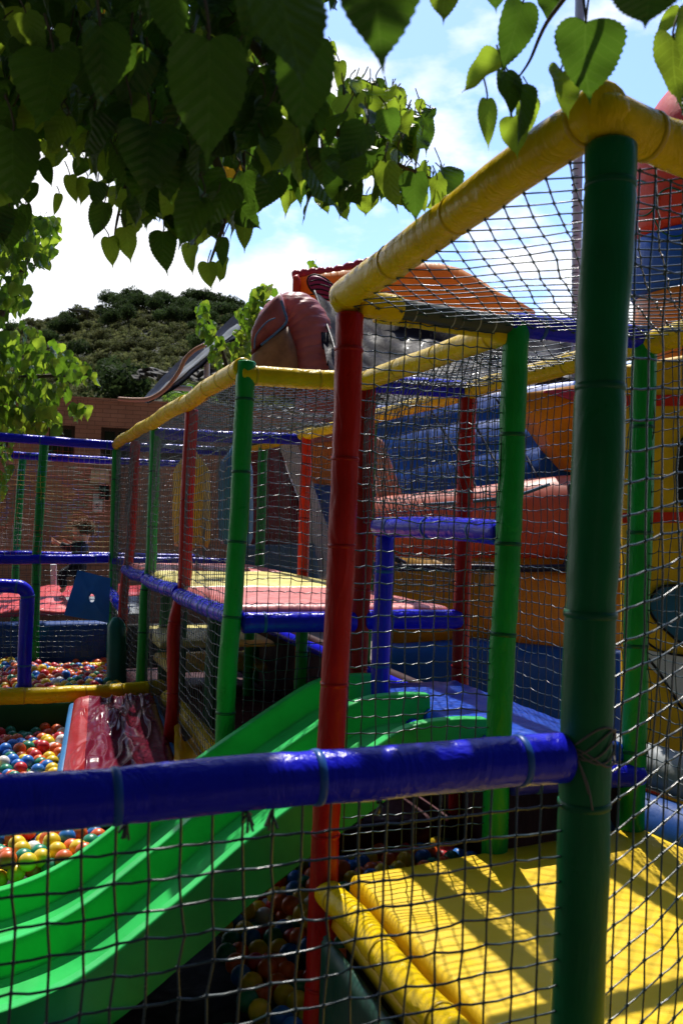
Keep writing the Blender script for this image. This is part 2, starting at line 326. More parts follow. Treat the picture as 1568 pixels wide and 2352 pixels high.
# ================================================================== SETTING
def mground():
    m, nt, bs = mat_new('paving'); n = noise(nt, 3, 8, .6); r = ramp(nt, n.outputs[0], [(.3, (.10, .08, .065)), (.7, (.22, .17, .13))]); nt.links.new(r.outputs[0], bs.inputs['Base Color']); bs.inputs['Roughness'].default_value = .9
    bump(nt, bs, noise(nt, 60, 4).outputs[0], .3, .01); return m
m = MB(); m.add([(-900, -300, GR), (900, -300, GR), (900, 1500, GR), (-900, 1500, GR)], [(0, 1, 2, 3)], False); o = m.build('ground', mground()); o['kind'] = 'structure'
# hill: profile from the photo at 215 m, foot at 70 m
def mhill():
    m, nt, bs = mat_new('hill_earth'); n = noise(nt, .12, 8, .65); r = ramp(nt, n.outputs[0], [(.35, (.022, .028, .013)), (.5, (.032, .036, .017)), (.70, (.045, .042, .025))]); nt.links.new(r.outputs[0], bs.inputs['Base Color']); bs.inputs['Roughness'].default_value = .95
    bump(nt, bs, noise(nt, .5, 5).outputs[0], .8, 1.0); return m
prof = [(-500, 830), (-200, 790), (0, 768), (50, 757), (100, 748), (160, 738), (215, 722), (245, 708), (300, 700), (370, 702), (420, 712), (470, 706), (520, 714), (560, 730), (650, 768), (760, 815), (900, 860), (1100, 900), (1500, 960), (2100, 1000)]
def prof_y(x): return np.interp(x, [p[0] for p in prof], [p[1] for p in prof])
def hillpt(px, t):                          # t 0 foot .. 1 crest .. 1.6 behind
    Y = 70+145*t; top = P(px, prof_y(px), 215); zt = top.z; g = min(t, 1)
    x = top.x/215*Y*(1 if t <= 1 else 1)
    z = GR+(zt-GR)*(.16*g+.84*(g**1.25)) if t <= 1 else zt-(t-1)*60
    z += fbm((x*.03, Y*.03, 1), 1)*2.5*g*(1-g)*2
    return Vector((x, Y, max(z, GR-1)))
m = MB(); xs = np.linspace(-500, 2100, 90); ts = np.linspace(0, 1.7, 40); V_ = [hillpt(x, t) for x in xs for t in ts]
m.add(V_, [(i*40+j, (i+1)*40+j, (i+1)*40+j+1, i*40+j+1) for i in range(89) for j in range(39)], True); o = m.build('hill', mhill()); o['kind'] = 'structure'
def mfol(name, c1, c2):
    m, nt, bs = mat_new(name); g = nt.nodes.new('ShaderNodeObjectInfo'); n = noise(nt, .9, 4, .6); r = ramp(nt, n.outputs[0], [(.35, c1), (.65, c2)])
    hs = nt.nodes.new('ShaderNodeHueSaturation'); mr = nt.nodes.new('ShaderNodeMapRange'); mr.inputs[3].default_value = .7; mr.inputs[4].default_value = 1.45; nt.links.new(g.outputs['Random'], mr.inputs[0]); nt.links.new(mr.outputs[0], hs.inputs['Value']); nt.links.new(r.outputs[0], hs.inputs['Color'])
    nt.links.new(hs.outputs[0], bs.inputs['Base Color']); bs.inputs['Roughness'].default_value = .8; bs.inputs['Specular IOR Level'].default_value = .15
    tr = nt.nodes.new('ShaderNodeBsdfTranslucent'); ms = nt.nodes.new('ShaderNodeMixShader'); ms.inputs[0].default_value = .4; nt.links.new(hs.outputs[0], tr.inputs[0]); nt.links.new(bs.outputs[0], ms.inputs[1]); nt.links.new(tr.outputs[0], ms.inputs[2]); nt.links.new(ms.outputs[0], nt.nodes['Material Output'].inputs[0]); return m
M['scrub'] = mfol('scrub_foliage', (.070, .088, .030), (.15, .155, .06)); M['pine'] = mfol('pine_foliage', (.025, .05, .014), (.065, .10, .03))
def crown_mesh(name, seed, w, h, nblob, nf, leaf, mat, z0):
    rs = np.random.RandomState(seed); V_ = []; F = []; k = 0
    bl = []
    for i in range(nblob):
        a = rs.uniform(0, 6.28); q = rs.uniform(0, 1)**.6; bl.append((math.cos(a)*q*w*.34, math.sin(a)*q*w*.34, z0+h*(.3+.5*rs.uniform(0, 1)*(1-.4*q)), rs.uniform(.16, .27)*w))
    for b in bl:
        for i in range(nf//nblob):
            d = rs.normal(size=3); d /= np.linalg.norm(d); q = rs.uniform(.7, 1.08); c = np.array(b[:3])+d*b[3]*q*np.array([1, 1, .8])
            e1 = rs.normal(size=3); e1 /= np.linalg.norm(e1); e2 = np.cross(e1, d+rs.normal(size=3)*.4); e2 /= np.linalg.norm(e2)+1e-9; s = leaf*rs.uniform(.6, 1.3)
            V_ += [c-e1*s, c+e2*s*.6, c+e1*s, c-e2*s*.6]; F.append((k, k+1, k+2, k+3)); k += 4
    me = bpy.data.meshes.new(name); me.from_pydata([tuple(v) for v in V_], [], F); me.materials.append(mat); return me
def trunk_mesh(h, r):
    m = MB(); tube(m, smooth_path([(0, 0, -.6), (.05*h, 0, h*.4), (-.04*h, .03*h, h)], 8), np.linspace(r, r*.4, 8), 7)
    for a in (0, 2.1, 4.2): tube(m, [(0, 0, h*.5), (math.cos(a)*h*.2, math.sin(a)*h*.2, h*.85)], [r*.4, r*.15], 5)
    v = np.concatenate(m.v); me = bpy.data.meshes.new('trunk'); me.from_pydata(v.tolist(), [], m.f); me.materials.append(M['bark']); return me
CR = {'scrub': [crown_mesh('crown', i, 3.6, 2.6, 9, 1100, .16, M['scrub'], .1) for i in range(4)], 'pine': [crown_mesh('crown', 20+i, 5.2, 4.6, 12, 1800, .19, M['pine'], .1) for i in range(4)]}
TRK = {'scrub': trunk_mesh(1.5, .10), 'pine': trunk_mesh(3.0, .18)}
def hill_tree(kind, p, s, label, group, i, name):
    t = thing(name, label, 'tree', p, group); t.rotation_euler = (0, 0, random.uniform(0, 6.28)); t.scale = (s, s, s*random.uniform(.85, 1.15))
    for nm, me in (('crown', CR[kind][i % 4]), ('trunk', TRK[kind])): c = bpy.data.objects.new(nm, me); c.parent = t; col.objects.link(c)
cnt = 0
for row in range(14):
    t = 1-row*.068; step = 21+row*1.7; x = 20+rng.uniform(0, 20)
    while x < (840 if row < 6 else 700) and cnt < 290:
        tt = t+rng.uniform(-.03, .03); p = hillpt(x, min(1, tt)); pine = (row <= 2 and 232 < x < 620 and rng.rand() < .9) or rng.rand() < .12; sc_ = (p.y/215)**.4
        if pine: hill_tree('pine', p, sc_*rng.uniform(.8, 1.15), 'dark dense pine standing along the crest of the hill' if row <= 2 else 'dark green pine rising among the scrub on the hillside', 'dark pines on the hill crest' if row <= 2 else 'dark pines on the hillside', cnt, 'pine_tree')
        else: hill_tree('scrub', p, sc_*rng.uniform(.75, 1.25), 'olive green rounded shrub on the dry hillside', 'olive shrubs covering the hillside', cnt, 'hillside_shrub')
        cnt += 1; x += step*rng.uniform(.6, 1.3)
sv, sf = [], []; rs_ = np.random.RandomState(8); kk = 0
for q in range(1500):                       # low scrub between the counted shrubs
    x = rs_.uniform(0, 860); p = hillpt(x, rs_.uniform(.05, 1)); w_ = rs_.uniform(.5, 1.3)
    for i in range(70):
        d = rs_.normal(size=3); d /= np.linalg.norm(d); d[2] = abs(d[2]); c = np.array(p)+d*np.array([1.5, 1.5, 1.0])*w_; e1 = rs_.normal(size=3)*.17; e2 = rs_.normal(size=3)*.17; sv += [c-e1, c+e2, c+e1, c-e2]; sf.append((kk, kk+1, kk+2, kk+3)); kk += 4
me = bpy.data.meshes.new('scrub'); me.from_pydata([tuple(v) for v in sv], [], sf); me.materials.append(M['scrub']); o = bpy.data.objects.new('scrub', me); col.objects.link(o); roots.append(o); tag(o, 'low olive scrub covering the ground between the shrubs of the hill', 'scrub', None, 'stuff')
t0 = thing('pine_tree', 'largest dark green pine, broad crown at the foot of the hill above the brick building', 'tree', hillpt(280, .33)); t0.scale = (2.0, 2.0, 2.0)
for nm, me in (('crown', CR['pine'][1]), ('trunk', TRK['pine'])): c = bpy.data.objects.new(nm, me); c.parent = t0; col.objects.link(c)
def mrock():
    m, nt, bs = mat_new('rock'); n = noise(nt, .8, 8, .7); r = ramp(nt, n.outputs[0], [(.35, (.06, .06, .055)), (.6, (.13, .12, .10))]); nt.links.new(r.outputs[0], bs.inputs['Base Color']); bs.inputs['Roughness'].default_value = .9; bump(nt, bs, n.outputs[0], .8, .4); return m
m = MB(); V_ = []
for i in range(30):
    for j in range(8):
        p = P(330+i*7, 0, 98); z = P(330, 868-j*5+4*math.sin(i), 98).z; V_.append((p.x, 98+j*.5+fbm((i*.4, j*.5, 2), 1)*2.2, z))
m.add(V_, [(i*8+j, (i+1)*8+j, (i+1)*8+j+1, i*8+j+1) for i in range(29) for j in range(7)], False); tag(m.build('rock_outcrop', mrock()), None, None, kind='structure')
# shelter on the hill
pv = P(183, 726, 205); t = thing('hillside_shelter', 'tiny flat-roofed open shelter on posts near the hilltop', 'shelter', pv)
m = MB(); rotm = np.array(Matrix.Rotation(R(4), 3, 'Y')); box(m, pv+Vector((0, 0, 1.15)), (4.3, 3, .16), rotm); m.build('roof', M['steel'], t)
for dx in (-1.9, 0, 1.9):
    m = MB(); box(m, pv+Vector((dx, -1.2, -.6)), (.18, .18, 3.4)); m.build('leg', M['bark'], t)
# brick building
def mbrick():
    m, nt, bs = mat_new('brick'); N = nt.nodes.new; tc = N('ShaderNodeTexCoord'); sp = N('ShaderNodeSeparateXYZ'); nt.links.new(tc.outputs['Object'], sp.inputs[0]); cb = N('ShaderNodeCombineXYZ'); nt.links.new(sp.outputs[0], cb.inputs[0]); nt.links.new(sp.outputs[2], cb.inputs[1])
    b = N('ShaderNodeTexBrick'); b.inputs['Color1'].default_value = (.44, .22, .14, 1); b.inputs['Color2'].default_value = (.38, .18, .11, 1); b.inputs['Mortar'].default_value = (.22, .11, .07, 1)
    b.inputs['Scale'].default_value = 1; b.inputs['Brick Width'].default_value = .26; b.inputs['Row Height'].default_value = .075; b.inputs['Mortar Size'].default_value = .006; nt.links.new(cb.outputs[0], b.inputs[0])
    n = noise(nt, 2, 5); r = ramp(nt, n.outputs[0], [(.3, (.75,)*3), (.7, (1.15,)*3)]); mx = N('ShaderNodeMix'); mx.data_type = 'RGBA'; mx.blend_type = 'MULTIPLY'; mx.inputs[0].default_value = 1; nt.links.new(b.outputs[0], mx.inputs[6]); nt.links.new(r.outputs[0], mx.inputs[7])
    nt.links.new(mx.outputs[2], bs.inputs['Base Color']); bs.inputs['Roughness'].default_value = .85; bump(nt, bs, b.outputs['Fac'], -.4, .01); return m
M['brick'] = mbrick(); M['glass'] = pvc('dark_glass', (.02, .025, .02), rough=.08, b=0); M['frame'] = pvc('bronze_frame', (.05, .03, .02), rough=.5)
bw0, bw1 = P(-260, 905, 16), P(900, 960, 18.2); bdir = (bw1-bw0); bdir.z = 0; BL = bdir.length; bdir.normalize(); bn = Vector((bdir.y, -bdir.x, 0)); BT = 2.0
bt = thing('brick_building', 'low reddish brick building with flat parapet and dark windows behind the play area', 'building', (bw0.x, bw0.y, GR)); bt.rotation_euler = (0, 0, math.atan2(bdir.y, bdir.x))
def blocal(mb, x0, x1, z0, z1, y0, y1): box(mb, ((x0+x1)/2, (y0+y1)/2, (z0+z1)/2), (x1-x0, y1-y0, z1-z0))
def bbuild(mb, name, mat, par):
    v = np.concatenate(mb.v); me = bpy.data.meshes.new(name); me.from_pydata(v.tolist(), [], mb.f); me.materials.append(mat); o = bpy.data.objects.new(name, me); col.objects.link(o); o.parent = par; return o
def bx(px): # local x on wall for pixel
    d = ray(px, 1000); n2 = Vector((-bdir.y, bdir.x)); s = n2.dot(Vector((bw0.x, bw0.y)))/n2.dot(Vector((d.x, d.y))); q = Vector((d.x*s, d.y*s, 0))-Vector((bw0.x, bw0.y, 0)); return q.dot(bdir)
wins = [(bx(-60), bx(20)), (bx(112), bx(172)), (bx(232), bx(304)), (bx(360), bx(430))]
zt, zb, zh = BT+E, 0, 0
wt = P(140, 972, 16.4).z+E; wb = wt-.62; m = MB()
blocal(m, 0, BL, 0, wb, 0, .3); blocal(m, 0, BL, wt, zt, 0, .3); xs_ = [0]+[v for w_ in wins for v in w_]+[BL]
for i in range(0, len(xs_), 2): blocal(m, xs_[i], xs_[i+1], wb, wt, 0, .3)
blocal(m, 0, BL, 0, zt-.4, 5.7, 6); blocal(m, 0, .3, 0, zt-.4, .3, 5.7); blocal(m, BL-.3, BL, 0, zt-.4, .3, 5.7); bbuild(m, 'wall', M['brick'], bt)
m = MB(); blocal(m, .31, BL-.31, zt-.5, zt-.35, .31, 5.69); bbuild(m, 'roof', M['steel'], bt)
m = MB(); blocal(m, -.03, BL+.03, zt+.002, zt+.06, -.03, .33); bbuild(m, 'coping', M['brick'], bt)
for a, b in wins:
    m = MB()
    for q in ((a, a+.06, wb, wt), (b-.06, b, wb, wt), (a+.06, b-.06, wb, wb+.06), (a+.06, b-.06, wt-.06, wt), ((a+b)/2-.03, (a+b)/2+.03, wb+.06, wt-.06)): blocal(m, *q, .1, .16)
    f = bbuild(m, 'window', M['frame'], bt); m = MB(); blocal(m, a+.05, b-.05, wb+.05, wt-.05, .13, .14); bbuild(m, 'pane', M['glass'], f)
# bicycle notice on the wall
def wallP(px, py, off=.0):
    x = bx(px); base = Vector((bw0.x, bw0.y, 0))+bdir*x; p = base+bn*off; py_ = P(px, py, p.y); return Vector((p.x, p.y, py_.z))
sp_ = wallP(229, 1154, .012); sg = thing('bicycle_notice', 'small white notice with a bicycle symbol fixed to the brick wall', 'sign', sp_)
def wq(px, py, off): return wallP(px, py, off)
m = MB(); q = [wq(218, 1134, .03), wq(240, 1135, .03), wq(240, 1176, .03), wq(218, 1175, .03)]; qb = [p-bn*.02 for p in q]; m.add(q+qb, [(3, 2, 1, 0), (0, 1, 5, 4), (1, 2, 6, 5), (2, 3, 7, 6), (3, 0, 4, 7), (4, 5, 6, 7)], False); m.build('board', M['white'], sg)
m = MB()
for cx in (223.5, 234.5):
    c = [wq(cx+4*math.cos(a), 1164+4.2*math.sin(a), .04) for a in np.linspace(0, 6.28, 15)]; segs_mesh(m, c[:-1], c[1:], .004)
bk = [(223.5, 1164), (227, 1158), (233, 1158), (229, 1164), (227, 1158), (226.4, 1156)]; c = [wq(x, y, .04) for x, y in bk]; segs_mesh(m, c[:-1], c[1:], .004)
c = [wq(x, y, .04) for x, y in [(229, 1164), (223.5, 1164)]]; segs_mesh(m, c[:-1], c[1:], .004); c = [wq(x, y, .04) for x, y in [(234.5, 1164), (232.5, 1155.5), (234, 1155)]]; segs_mesh(m, c[:-1], c[1:], .004)
m.build('bicycle_symbol', M['black'], sg)
m = MB()
for i, y in enumerate((1139, 1143.5, 1148)):
    for x0, x1 in ((221, 227), (228, 232), (233, 237)): segs_mesh(m, [wq(x0, y, .034)], [wq(x1, y, .034)], .006)
m.build('lettering', M['grey'], sg)
lp = wallP(235, 1096, .1); t = thing('wall_lamp', 'pale yellowish box lamp with a dark bracket on the brick wall above the bicycle notice', 'lamp', lp)
m = MB(); pillow(m, lp+Vector((-.17, -.05, -.12)), lp+Vector((.17, -.05, -.12)), lp+Vector((.15, -.05, .14)), lp+Vector((-.15, -.05, .14)), .1, .02, 6, 6, .04, nrm=(0, -1, 0)); m.build('housing', pvc('lamp_shade', (.55, .42, .25), rough=.5), t)
m = MB(); box(m, lp+Vector((.06, 0, -.27)), (.16, .08, .26)); m.build('bracket', M['black'], t)
# ================================================================== INFLATABLES BEHIND
def pill(parent, name, pts4, Ys, thick, mat, **k):
    c = [P(px, py, Y) for (px, py), Y in zip(pts4, Ys)]
    m = MB(); pillow(m, *c, thick, nrm=(0, -1, 0), **k); return m.build(name, M[mat] if isinstance(mat, str) else mat, parent)
def outline_block(parent, name, pts, Y, depth, mat, bul=.12, slope=0):
    """solid cut from an outline with a puffed front face; Y distance of the front"""
    n = len(pts); V0 = np.array([P(x, y, Y+slope*(x-pts[0][0])) for x, y in pts]); c = V0.mean(0); m = MB(); rings = [(1.0, .5*depth), (1.0, .18*depth), (.985, .06*depth), (.95, 0), (.85, -bul*.45), (.6, -bul*.8), (.3, -bul*.97)]
    V_ = [np.array([0, depth, 0])+V0]+[c+(V0-c)*s+np.array([0, d, 0]) for s, d in rings]; V_.append((c+np.array([0, -bul, 0]))[None]); V_ = np.concatenate(V_)
    K = len(rings)+1; F = [(k*n+i, (k+1)*n+i, (k+1)*n+(i+1) % n, k*n+(i+1) % n) for k in range(K-1) for i in range(n)]; F += [((K-1)*n+i, K*n, (K-1)*n+(i+1) % n) for i in range(n)]; F.append(tuple(range(n)))
    m.add(V_, F, True); return m.build(name, M[mat] if isinstance(mat, str) else mat, parent)
def stripe(parent, name, pts, Ys, r, mat, n=24):
    m = MB(); pp = smooth_path([P(x, y, Y) for (x, y), Y in zip(pts, Ys if isinstance(Ys, (list, tuple)) else [Ys]*len(pts))], n); tube(m, pp, r, 8); return m.build(name, M[mat], parent)
def puff(name, c, scale=1.0, sx=(1, 1, 1)):
    m, nt, bs = mat_new(name); n = noise(nt, 3, 6, .6); r = ramp(nt, n.outputs[0], [(.3, mulc(c, .75)), (.7, mulc(c, 1.15))]); nt.links.new(r.outputs[0], bs.inputs['Base Color']); bs.inputs['Roughness'].default_value = .42; bs.inputs['Specular IOR Level'].default_value = .3
    w_ = noise(nt, 4.5*scale, 2, .45, stretch=sx, dist=.3); b1 = bump(nt, bs, w_.outputs[0], .32, .05)
    tr = nt.nodes.new('ShaderNodeBsdfTranslucent'); ms = nt.nodes.new('ShaderNodeMixShader'); ms.inputs[0].default_value = .3; nt.links.new(r.outputs[0], tr.inputs[0]); nt.links.new(bs.outputs[0], ms.inputs[1]); nt.links.new(tr.outputs[0], ms.inputs[2]); nt.links.new(ms.outputs[0], nt.nodes['Material Output'].inputs[0]); return m
M['pink_puff'] = puff('pink_puff', (.58, .22, .21), 1.6, (.6, .6, 4)); M['pale_puff'] = puff('pale_puff', (.66, .36, .29), 1, (1, 1, 1)); M['orange_puff'] = puff('orange_puff', (.95, .38, .05), 1.2, (5, 1, .5)); M['yellow_puff'] = puff('yellow_puff', (.60, .30, .02), 1)
sld = thing('inflatable_slide', 'big inflatable slide with orange crest, dusty pink arched end and dark tarpaulin cover', 'inflatable', P(1000, 1400, 10.5)*1)
sld.location.z = GR
# arched end: bent fat tube
m = MB(); pp = smooth_path([P(610, 775, 10.1), P(640, 735, 10.0), P(678, 722, 9.95), P(706, 752, 9.9), P(722, 810, 9.85), P(732, 880, 9.8), P(740, 1000, 9.8)], 130)
rr = np.interp(np.linspace(0, 1, 130), [0, .2, .4, .6, 1], [.17, .22, .245, .24, .27]); rr = rr*(1-.035*np.abs(np.sin(np.arange(130)*.42))**5); tube(m, pp, rr, 36); m.build('arch', M['pink_puff'], sld)
outline_block(sld, 'arch_side', [(576, 812), (575, 760), (590, 728), (625, 685), (645, 668), (655, 700), (662, 742), (640, 760), (600, 790)], 9.6, .5, pvc('faded_side', (.30, .09, .08), rough=.4, wear=1.2), .10)
outline_block(sld, 'side_panel', [(574, 890), (576, 815), (600, 792), (640, 762), (662, 746), (680, 800), (694, 900)], 9.58, .5, pvc('scuffed_side', (.30, .17, .08), rough=.5, wear=1.6, scale=1), .08)
stripe(sld, 'trim', [(600, 792), (636, 762), (658, 738), (652, 712), (646, 690)], 9.46, .012, 'dusty_blue')
stripe(sld, 'trim', [(584, 800), (588, 770), (612, 740), (632, 730)], 9.42, .007, 'dusty_blue')
# orange crest
outline_block(sld, 'crest', [(668, 760), (672, 636), (700, 628), (740, 622), (780, 616), (860, 602), (930, 598), (1010, 600), (1060, 612), (1110, 640), (1150, 668), (1200, 690), (1235, 712), (1230, 760), (1000, 790), (800, 790)], 11.0, .9, 'orange_puff', .15)
outline_block(sld, 'crest_end', [(670, 700), (672, 632), (684, 628), (690, 640), (688, 700)], 10.86, .4, 'inf_red', .05)
m = MB(); pp = smooth_path([P(x, y, 11.05) for x, y in ((672, 632), (720, 626), (770, 622), (830, 606), (880, 598))], 60); tube(m, pp, .045*(1+.45*np.abs(np.sin(np.arange(60)*.55))), 10); m.build('frilled_edge', pvc('frill', (.45, .05, .08)), sld)
outline_block(sld, 'round_patch', [(738+31*math.cos(a)+6*math.sin(a), 659+26*math.sin(a)+9*math.cos(a)) for a in np.linspace(0, 6.28, 22)[:-1]], 10.80, .1, 'magenta', .03)
for k in range(4): stripe(sld, 'patch_line', [(712, 646+k*10), (735, 642+k*11), (764, 652+k*10)], 10.745, .008, 'black', 12)
stripe(sld, 'patch_ring', [(738+32*math.cos(a)+6*math.sin(a), 659+27*math.sin(a)+9*math.cos(a)) for a in np.linspace(0, 6.28, 14)], 10.765, .010, 'black', 40)
stripe(sld, 'crest_line', [(772, 664), (800, 668), (860, 660)], 10.8, .012, 'black', 14)
# dark tarpaulin draped down over it
def tarp_fn():
    m = MB(); NU, NV = 60, 26; V_ = []
    tops = [(722, 668), (780, 690), (860, 720), (960, 735), (1090, 755), (1240, 770), (1345, 800)]; bots = [(765, 870), (850, 905), (940, 925), (1060, 915), (1180, 900), (1280, 880), (1345, 880)]
    for i in range(NU):
        u = i/(NU-1); a = smooth_path([P(x, y, 10.4) for x, y in tops], NU)[i]; b = smooth_path([P(x, y, 8.6) for x, y in bots], NU)[i]
        for j in range(NV):
            v = j/(NV-1); p = a*(1-v)+b*v; f = fbm((u*2+v*3, v*14-u*5, .3), 1.0)*.09+fbm((u*9, v*3, 4), 1)*.03; V_.append(p+np.array([0, -.3*f, f-.12*math.sin(math.pi*v)]))
    n = NU*NV; V2 = [p-np.array([0, -.006, .012]) for p in V_]; F = [(i*NV+j, i*NV+j+1, (i+1)*NV+j+1, (i+1)*NV+j) for i in range(NU-1) for j in range(NV-1)]; F2 = [tuple(n+q for q in f[::-1]) for f in F]
    m.add(V_+V2, F+F2, True); return m.build('tarpaulin', M['tarp'], sld)
tarp_fn()
m = MB(); pp = smooth_path([P(722, 668, 10.3), P(745, 730, 9.9), P(768, 800, 9.2), P(772, 850, 8.8)], 40); tube(m, pp, .013, 6); m.build('edge_cord', M['black'], sld)
# sloping blue bed, orange side, white sunlit tube, red wall, orange wall
cst = thing('inflatable_castle', 'inflatable play castle of red and orange walls with a blue bed, right behind the nets', 'inflatable', Vector((1.6, 7.2, GR)))
pill(cst, 'slide_bed', [(850, 940), (1330, 880), (1345, 1180), (900, 1260)], (8.6, 8.2, 7.4, 7.8), .08, 'inf_blue', bulge=.05, wr=.006, wrs=1.5, pleat=.03, pn=4)
for k in range(4): stripe(cst, 'bed_seam', [(985+k*78, 935-k*9), (1030+k*80, 1010), (1100+k*75, 1130)], [8.1, 7.9, 7.4], .012, 'navy')
outline_block(cst, 'side_tube', [(1175, 905), (1330, 880), (1436, 1110), (1300, 1075), (1240, 985)], 7.35, .4, 'yellow_puff', .12)
outline_block(cst, 'side_cap', [(1255, 895), (1436, 885), (1436, 960)], 7.2, .2, 'magenta', .04)
M['coral'] = puff('coral_puff', (.66, .17, .11), 1)
m = MB(); pp = smooth_path([P(820, 1218, 7.6), P(980, 1210, 7.35), P(1130, 1200, 7.15), P(1250, 1190, 7.0), P(1430, 1184, 6.9)], 70); tube(m, pp, np.linspace(.25, .315, 70), 32); m.build('padded_wall', M['coral'], cst)
stripe(cst, 'trim', [(870, 1165), (1000, 1158), (1140, 1146), (1200, 1134), (1262, 1112)], [7.36, 7.1, 6.88, 6.76, 6.70], .012, 'dusty_blue')
stripe(cst, 'trim', [(1312, 1112), (1318, 1180), (1318, 1250), (1300, 1300)], 6.6, .028, 'navy')
stripe(cst, 'trim', [(880, 1304), (1080, 1304), (1200, 1306), (1436, 1300)], 6.58, .026, 'navy')
stripe(cst, 'trim', [(905, 1205), (890, 1235), (900, 1275), (930, 1296)], 6.6, .02, 'navy')
outline_block(cst, 'orange_wall', [(880, 1282), (1080, 1284), (1436, 1280), (1436, 1520), (1080, 1500), (880, 1490)], 6.85, .45, 'yellow_puff', .16)
outline_block(cst, 'orange_lobe', [(1120, 1316), (1330, 1318), (1335, 1505), (1130, 1480), (1080, 1390)], 6.7, .3, 'orange_puff', .08)
outline_block(cst, 'base', [(870, 1490), (1100, 1470), (1436, 1500), (1436, 1760), (1100, 1680), (870, 1640)], 6.6, .6, 'inf_blue', .1)
outline_block(cst, 'rear_wall', [(868, 1290), (862, 1000), (880, 1010), (925, 1135), (935, 1290)], 7.7, .3, 'pale_puff', .04)
# maroon ramp, grey tarp strips, orange piece behind the deck
rmp = thing('inflatable_ramp', 'maroon and orange inflatable ramp with a pale grey strip, behind the raised deck', 'inflatable', P(690, 1400, 10)*1); rmp.location.z = GR
outline_block(rmp, 'maroon_side', [(560, 1300), (562, 1010), (640, 1005), (660, 1080), (700, 1180), (720, 1290)], 10.2, .5, 'maroon', .08)
outline_block(rmp, 'grey_strip', [(632, 1002), (678, 1010), (718, 1110), (758, 1230), (762, 1330), (730, 1330), (700, 1180)], 10.05, .15, 'white', .03)
outline_block(rmp, 'orange_side', [(690, 1000), (870, 975), (868, 1110), (800, 1180), (740, 1180)], 10.3, .4, 'orange_puff', .1)
outline_block(rmp, 'base', [(545, 1255), (720, 1248), (735, 1330), (545, 1335)], 9.9, .4, 'dusty_blue', .06)
outline_block(rmp, 'blue_side', [(720, 1110), (800, 1120), (868, 1100), (868, 1320), (730, 1320)], 10.15, .2, 'inf_blue', .06)
# tall red column, upper right
tc_ = thing('inflatable_tower', 'tall rounded red inflatable tower with a blue band, beyond the right-hand net', 'inflatable', P(1640, 1200, 6.6)*1); tc_.location.z = GR
def drum(name, cx, rows, Y, mat, par, bulge=0):
    m = MB(); n = 36; V_ = []; 
    for (py, r) in rows:
        c = P(cx, py, Y)
        for k in range(n): a = 2*math.pi*k/n; V_.append((c.x+r*math.cos(a), c.y+r*math.sin(a), c.z))
    K = len(rows); m.add(V_, [(i*n+j, i*n+(j+1) % n, (i+1)*n+(j+1) % n, (i+1)*n+j) for i in range(K-1) for j in range(n)]+[tuple(range(n))[::-1], tuple((K-1)*n+j for j in range(n))], True); return m.build(name, M[mat], par)
drum('top', 1650, [(560, .58), (540, .60), (450, .605), (380, .60), (330, .57), (280, .50), (235, .41), (190, .30), (150, .14), (140, .02)], 6.6, 'inf_red', tc_)
drum('band', 1650, [(690, .56), (680, .585), (600, .595), (562, .59)], 6.6, 'inf_blue', tc_)
drum('base', 1650, [(1300, .5), (1290, .53), (1000, .56), (760, .57), (692, .565)], 6.6, 'orange', tc_)
for cx, cy, s in ((1470, 450, 40), (1545, 480, 55)):
    pts = [(cx+s*math.cos(a)*(1-.06*a), cy+s*1.25*math.sin(a)*(1-.06*a)) for a in np.linspace(0, 5.2, 9)]; fr = P(1650, 450, 6.6)
    m = MB(); L_ = []
    for x, y in pts:
        d = ray(x, y); q = np.array([d.x, d.y]); # hit the drum front
        A_ = q@q; B_ = -2*(q@np.array([fr.x, fr.y])); C_ = fr.x**2+fr.y**2-.61**2; D_ = max(0, B_*B_-4*A_*C_); s_ = (-B_-math.sqrt(D_))/2/A_; L_.append(d*s_)
    tube(m, smooth_path(L_, 40), .006, 8); m.build('swirl', M['tie_green'], tc_)
# painted yellow panel wall on the right
pan = thing('painted_panel', 'yellow painted play panel with red bars and a blue teardrop at the right edge', 'panel', P(1600, 1500, 4.35)*1); pan.location.z = GR
PY = 4.4
m = MB(); c = [P(1425, 840, PY), P(1900, 760, PY), P(1900, 1990, PY), P(1425, 1850, PY)]; pillow(m, c[3], c[2], c[1], c[0], .06, 0, 12, 20, .03, nrm=(0, -1, 0)); m.build('board', M['panel'], pan)
def flat(name, pts, Y, mat, par, th=.008):
    n = len(pts); f = [P(x, y, Y) for x, y in pts]; b = [p+Vector((0, th, 0)) for p in f]; m = MB(); m.add(f+b, [tuple(range(n)), tuple(range(2*n-1, n-1, -1))]+[(i, n+i, n+(i+1) % n, (i+1) % n) for i in range(n)], False); return m.build(name, M[mat], par)
FY = PY-.07
for y0, y1, x0 in ((908, 932, 1437), (1178, 1201, 1430), (1800, 1828, 1425)): flat('bar', [(x0, y0), (1800, y0-6), (1800, y1), (x0, y1)], FY, 'red_hot', pan)
flat('bar', [(1430, 1455), (1462, 1452), (1462, 1472), (1430, 1474)], FY, 'red_hot', pan)
td = [(1492, 1400), (1494, 1375), (1512, 1352), (1545, 1345), (1640, 1350), (1640, 1440), (1600, 1490), (1565, 1478), (1530, 1450), (1505, 1425)]
flat('teardrop', td, FY-.002, 'panel_teal', pan); stripe(pan, 'outline', td[-4:]+td[:5], FY-.006, .006, 'black', 50)
flat('dark_oval', [(1574+22*math.cos(a), 1085+85*math.sin(a)) for a in np.linspace(0, 6.28, 20)[:-1]], FY-.002, 'black', pan)
flat('pale_shape', [(1436, 1468), (1470, 1490), (1540, 1505), (1640, 1520), (1640, 1650), (1575, 1625), (1520, 1560), (1480, 1520)], FY-.001, 'white', pan)
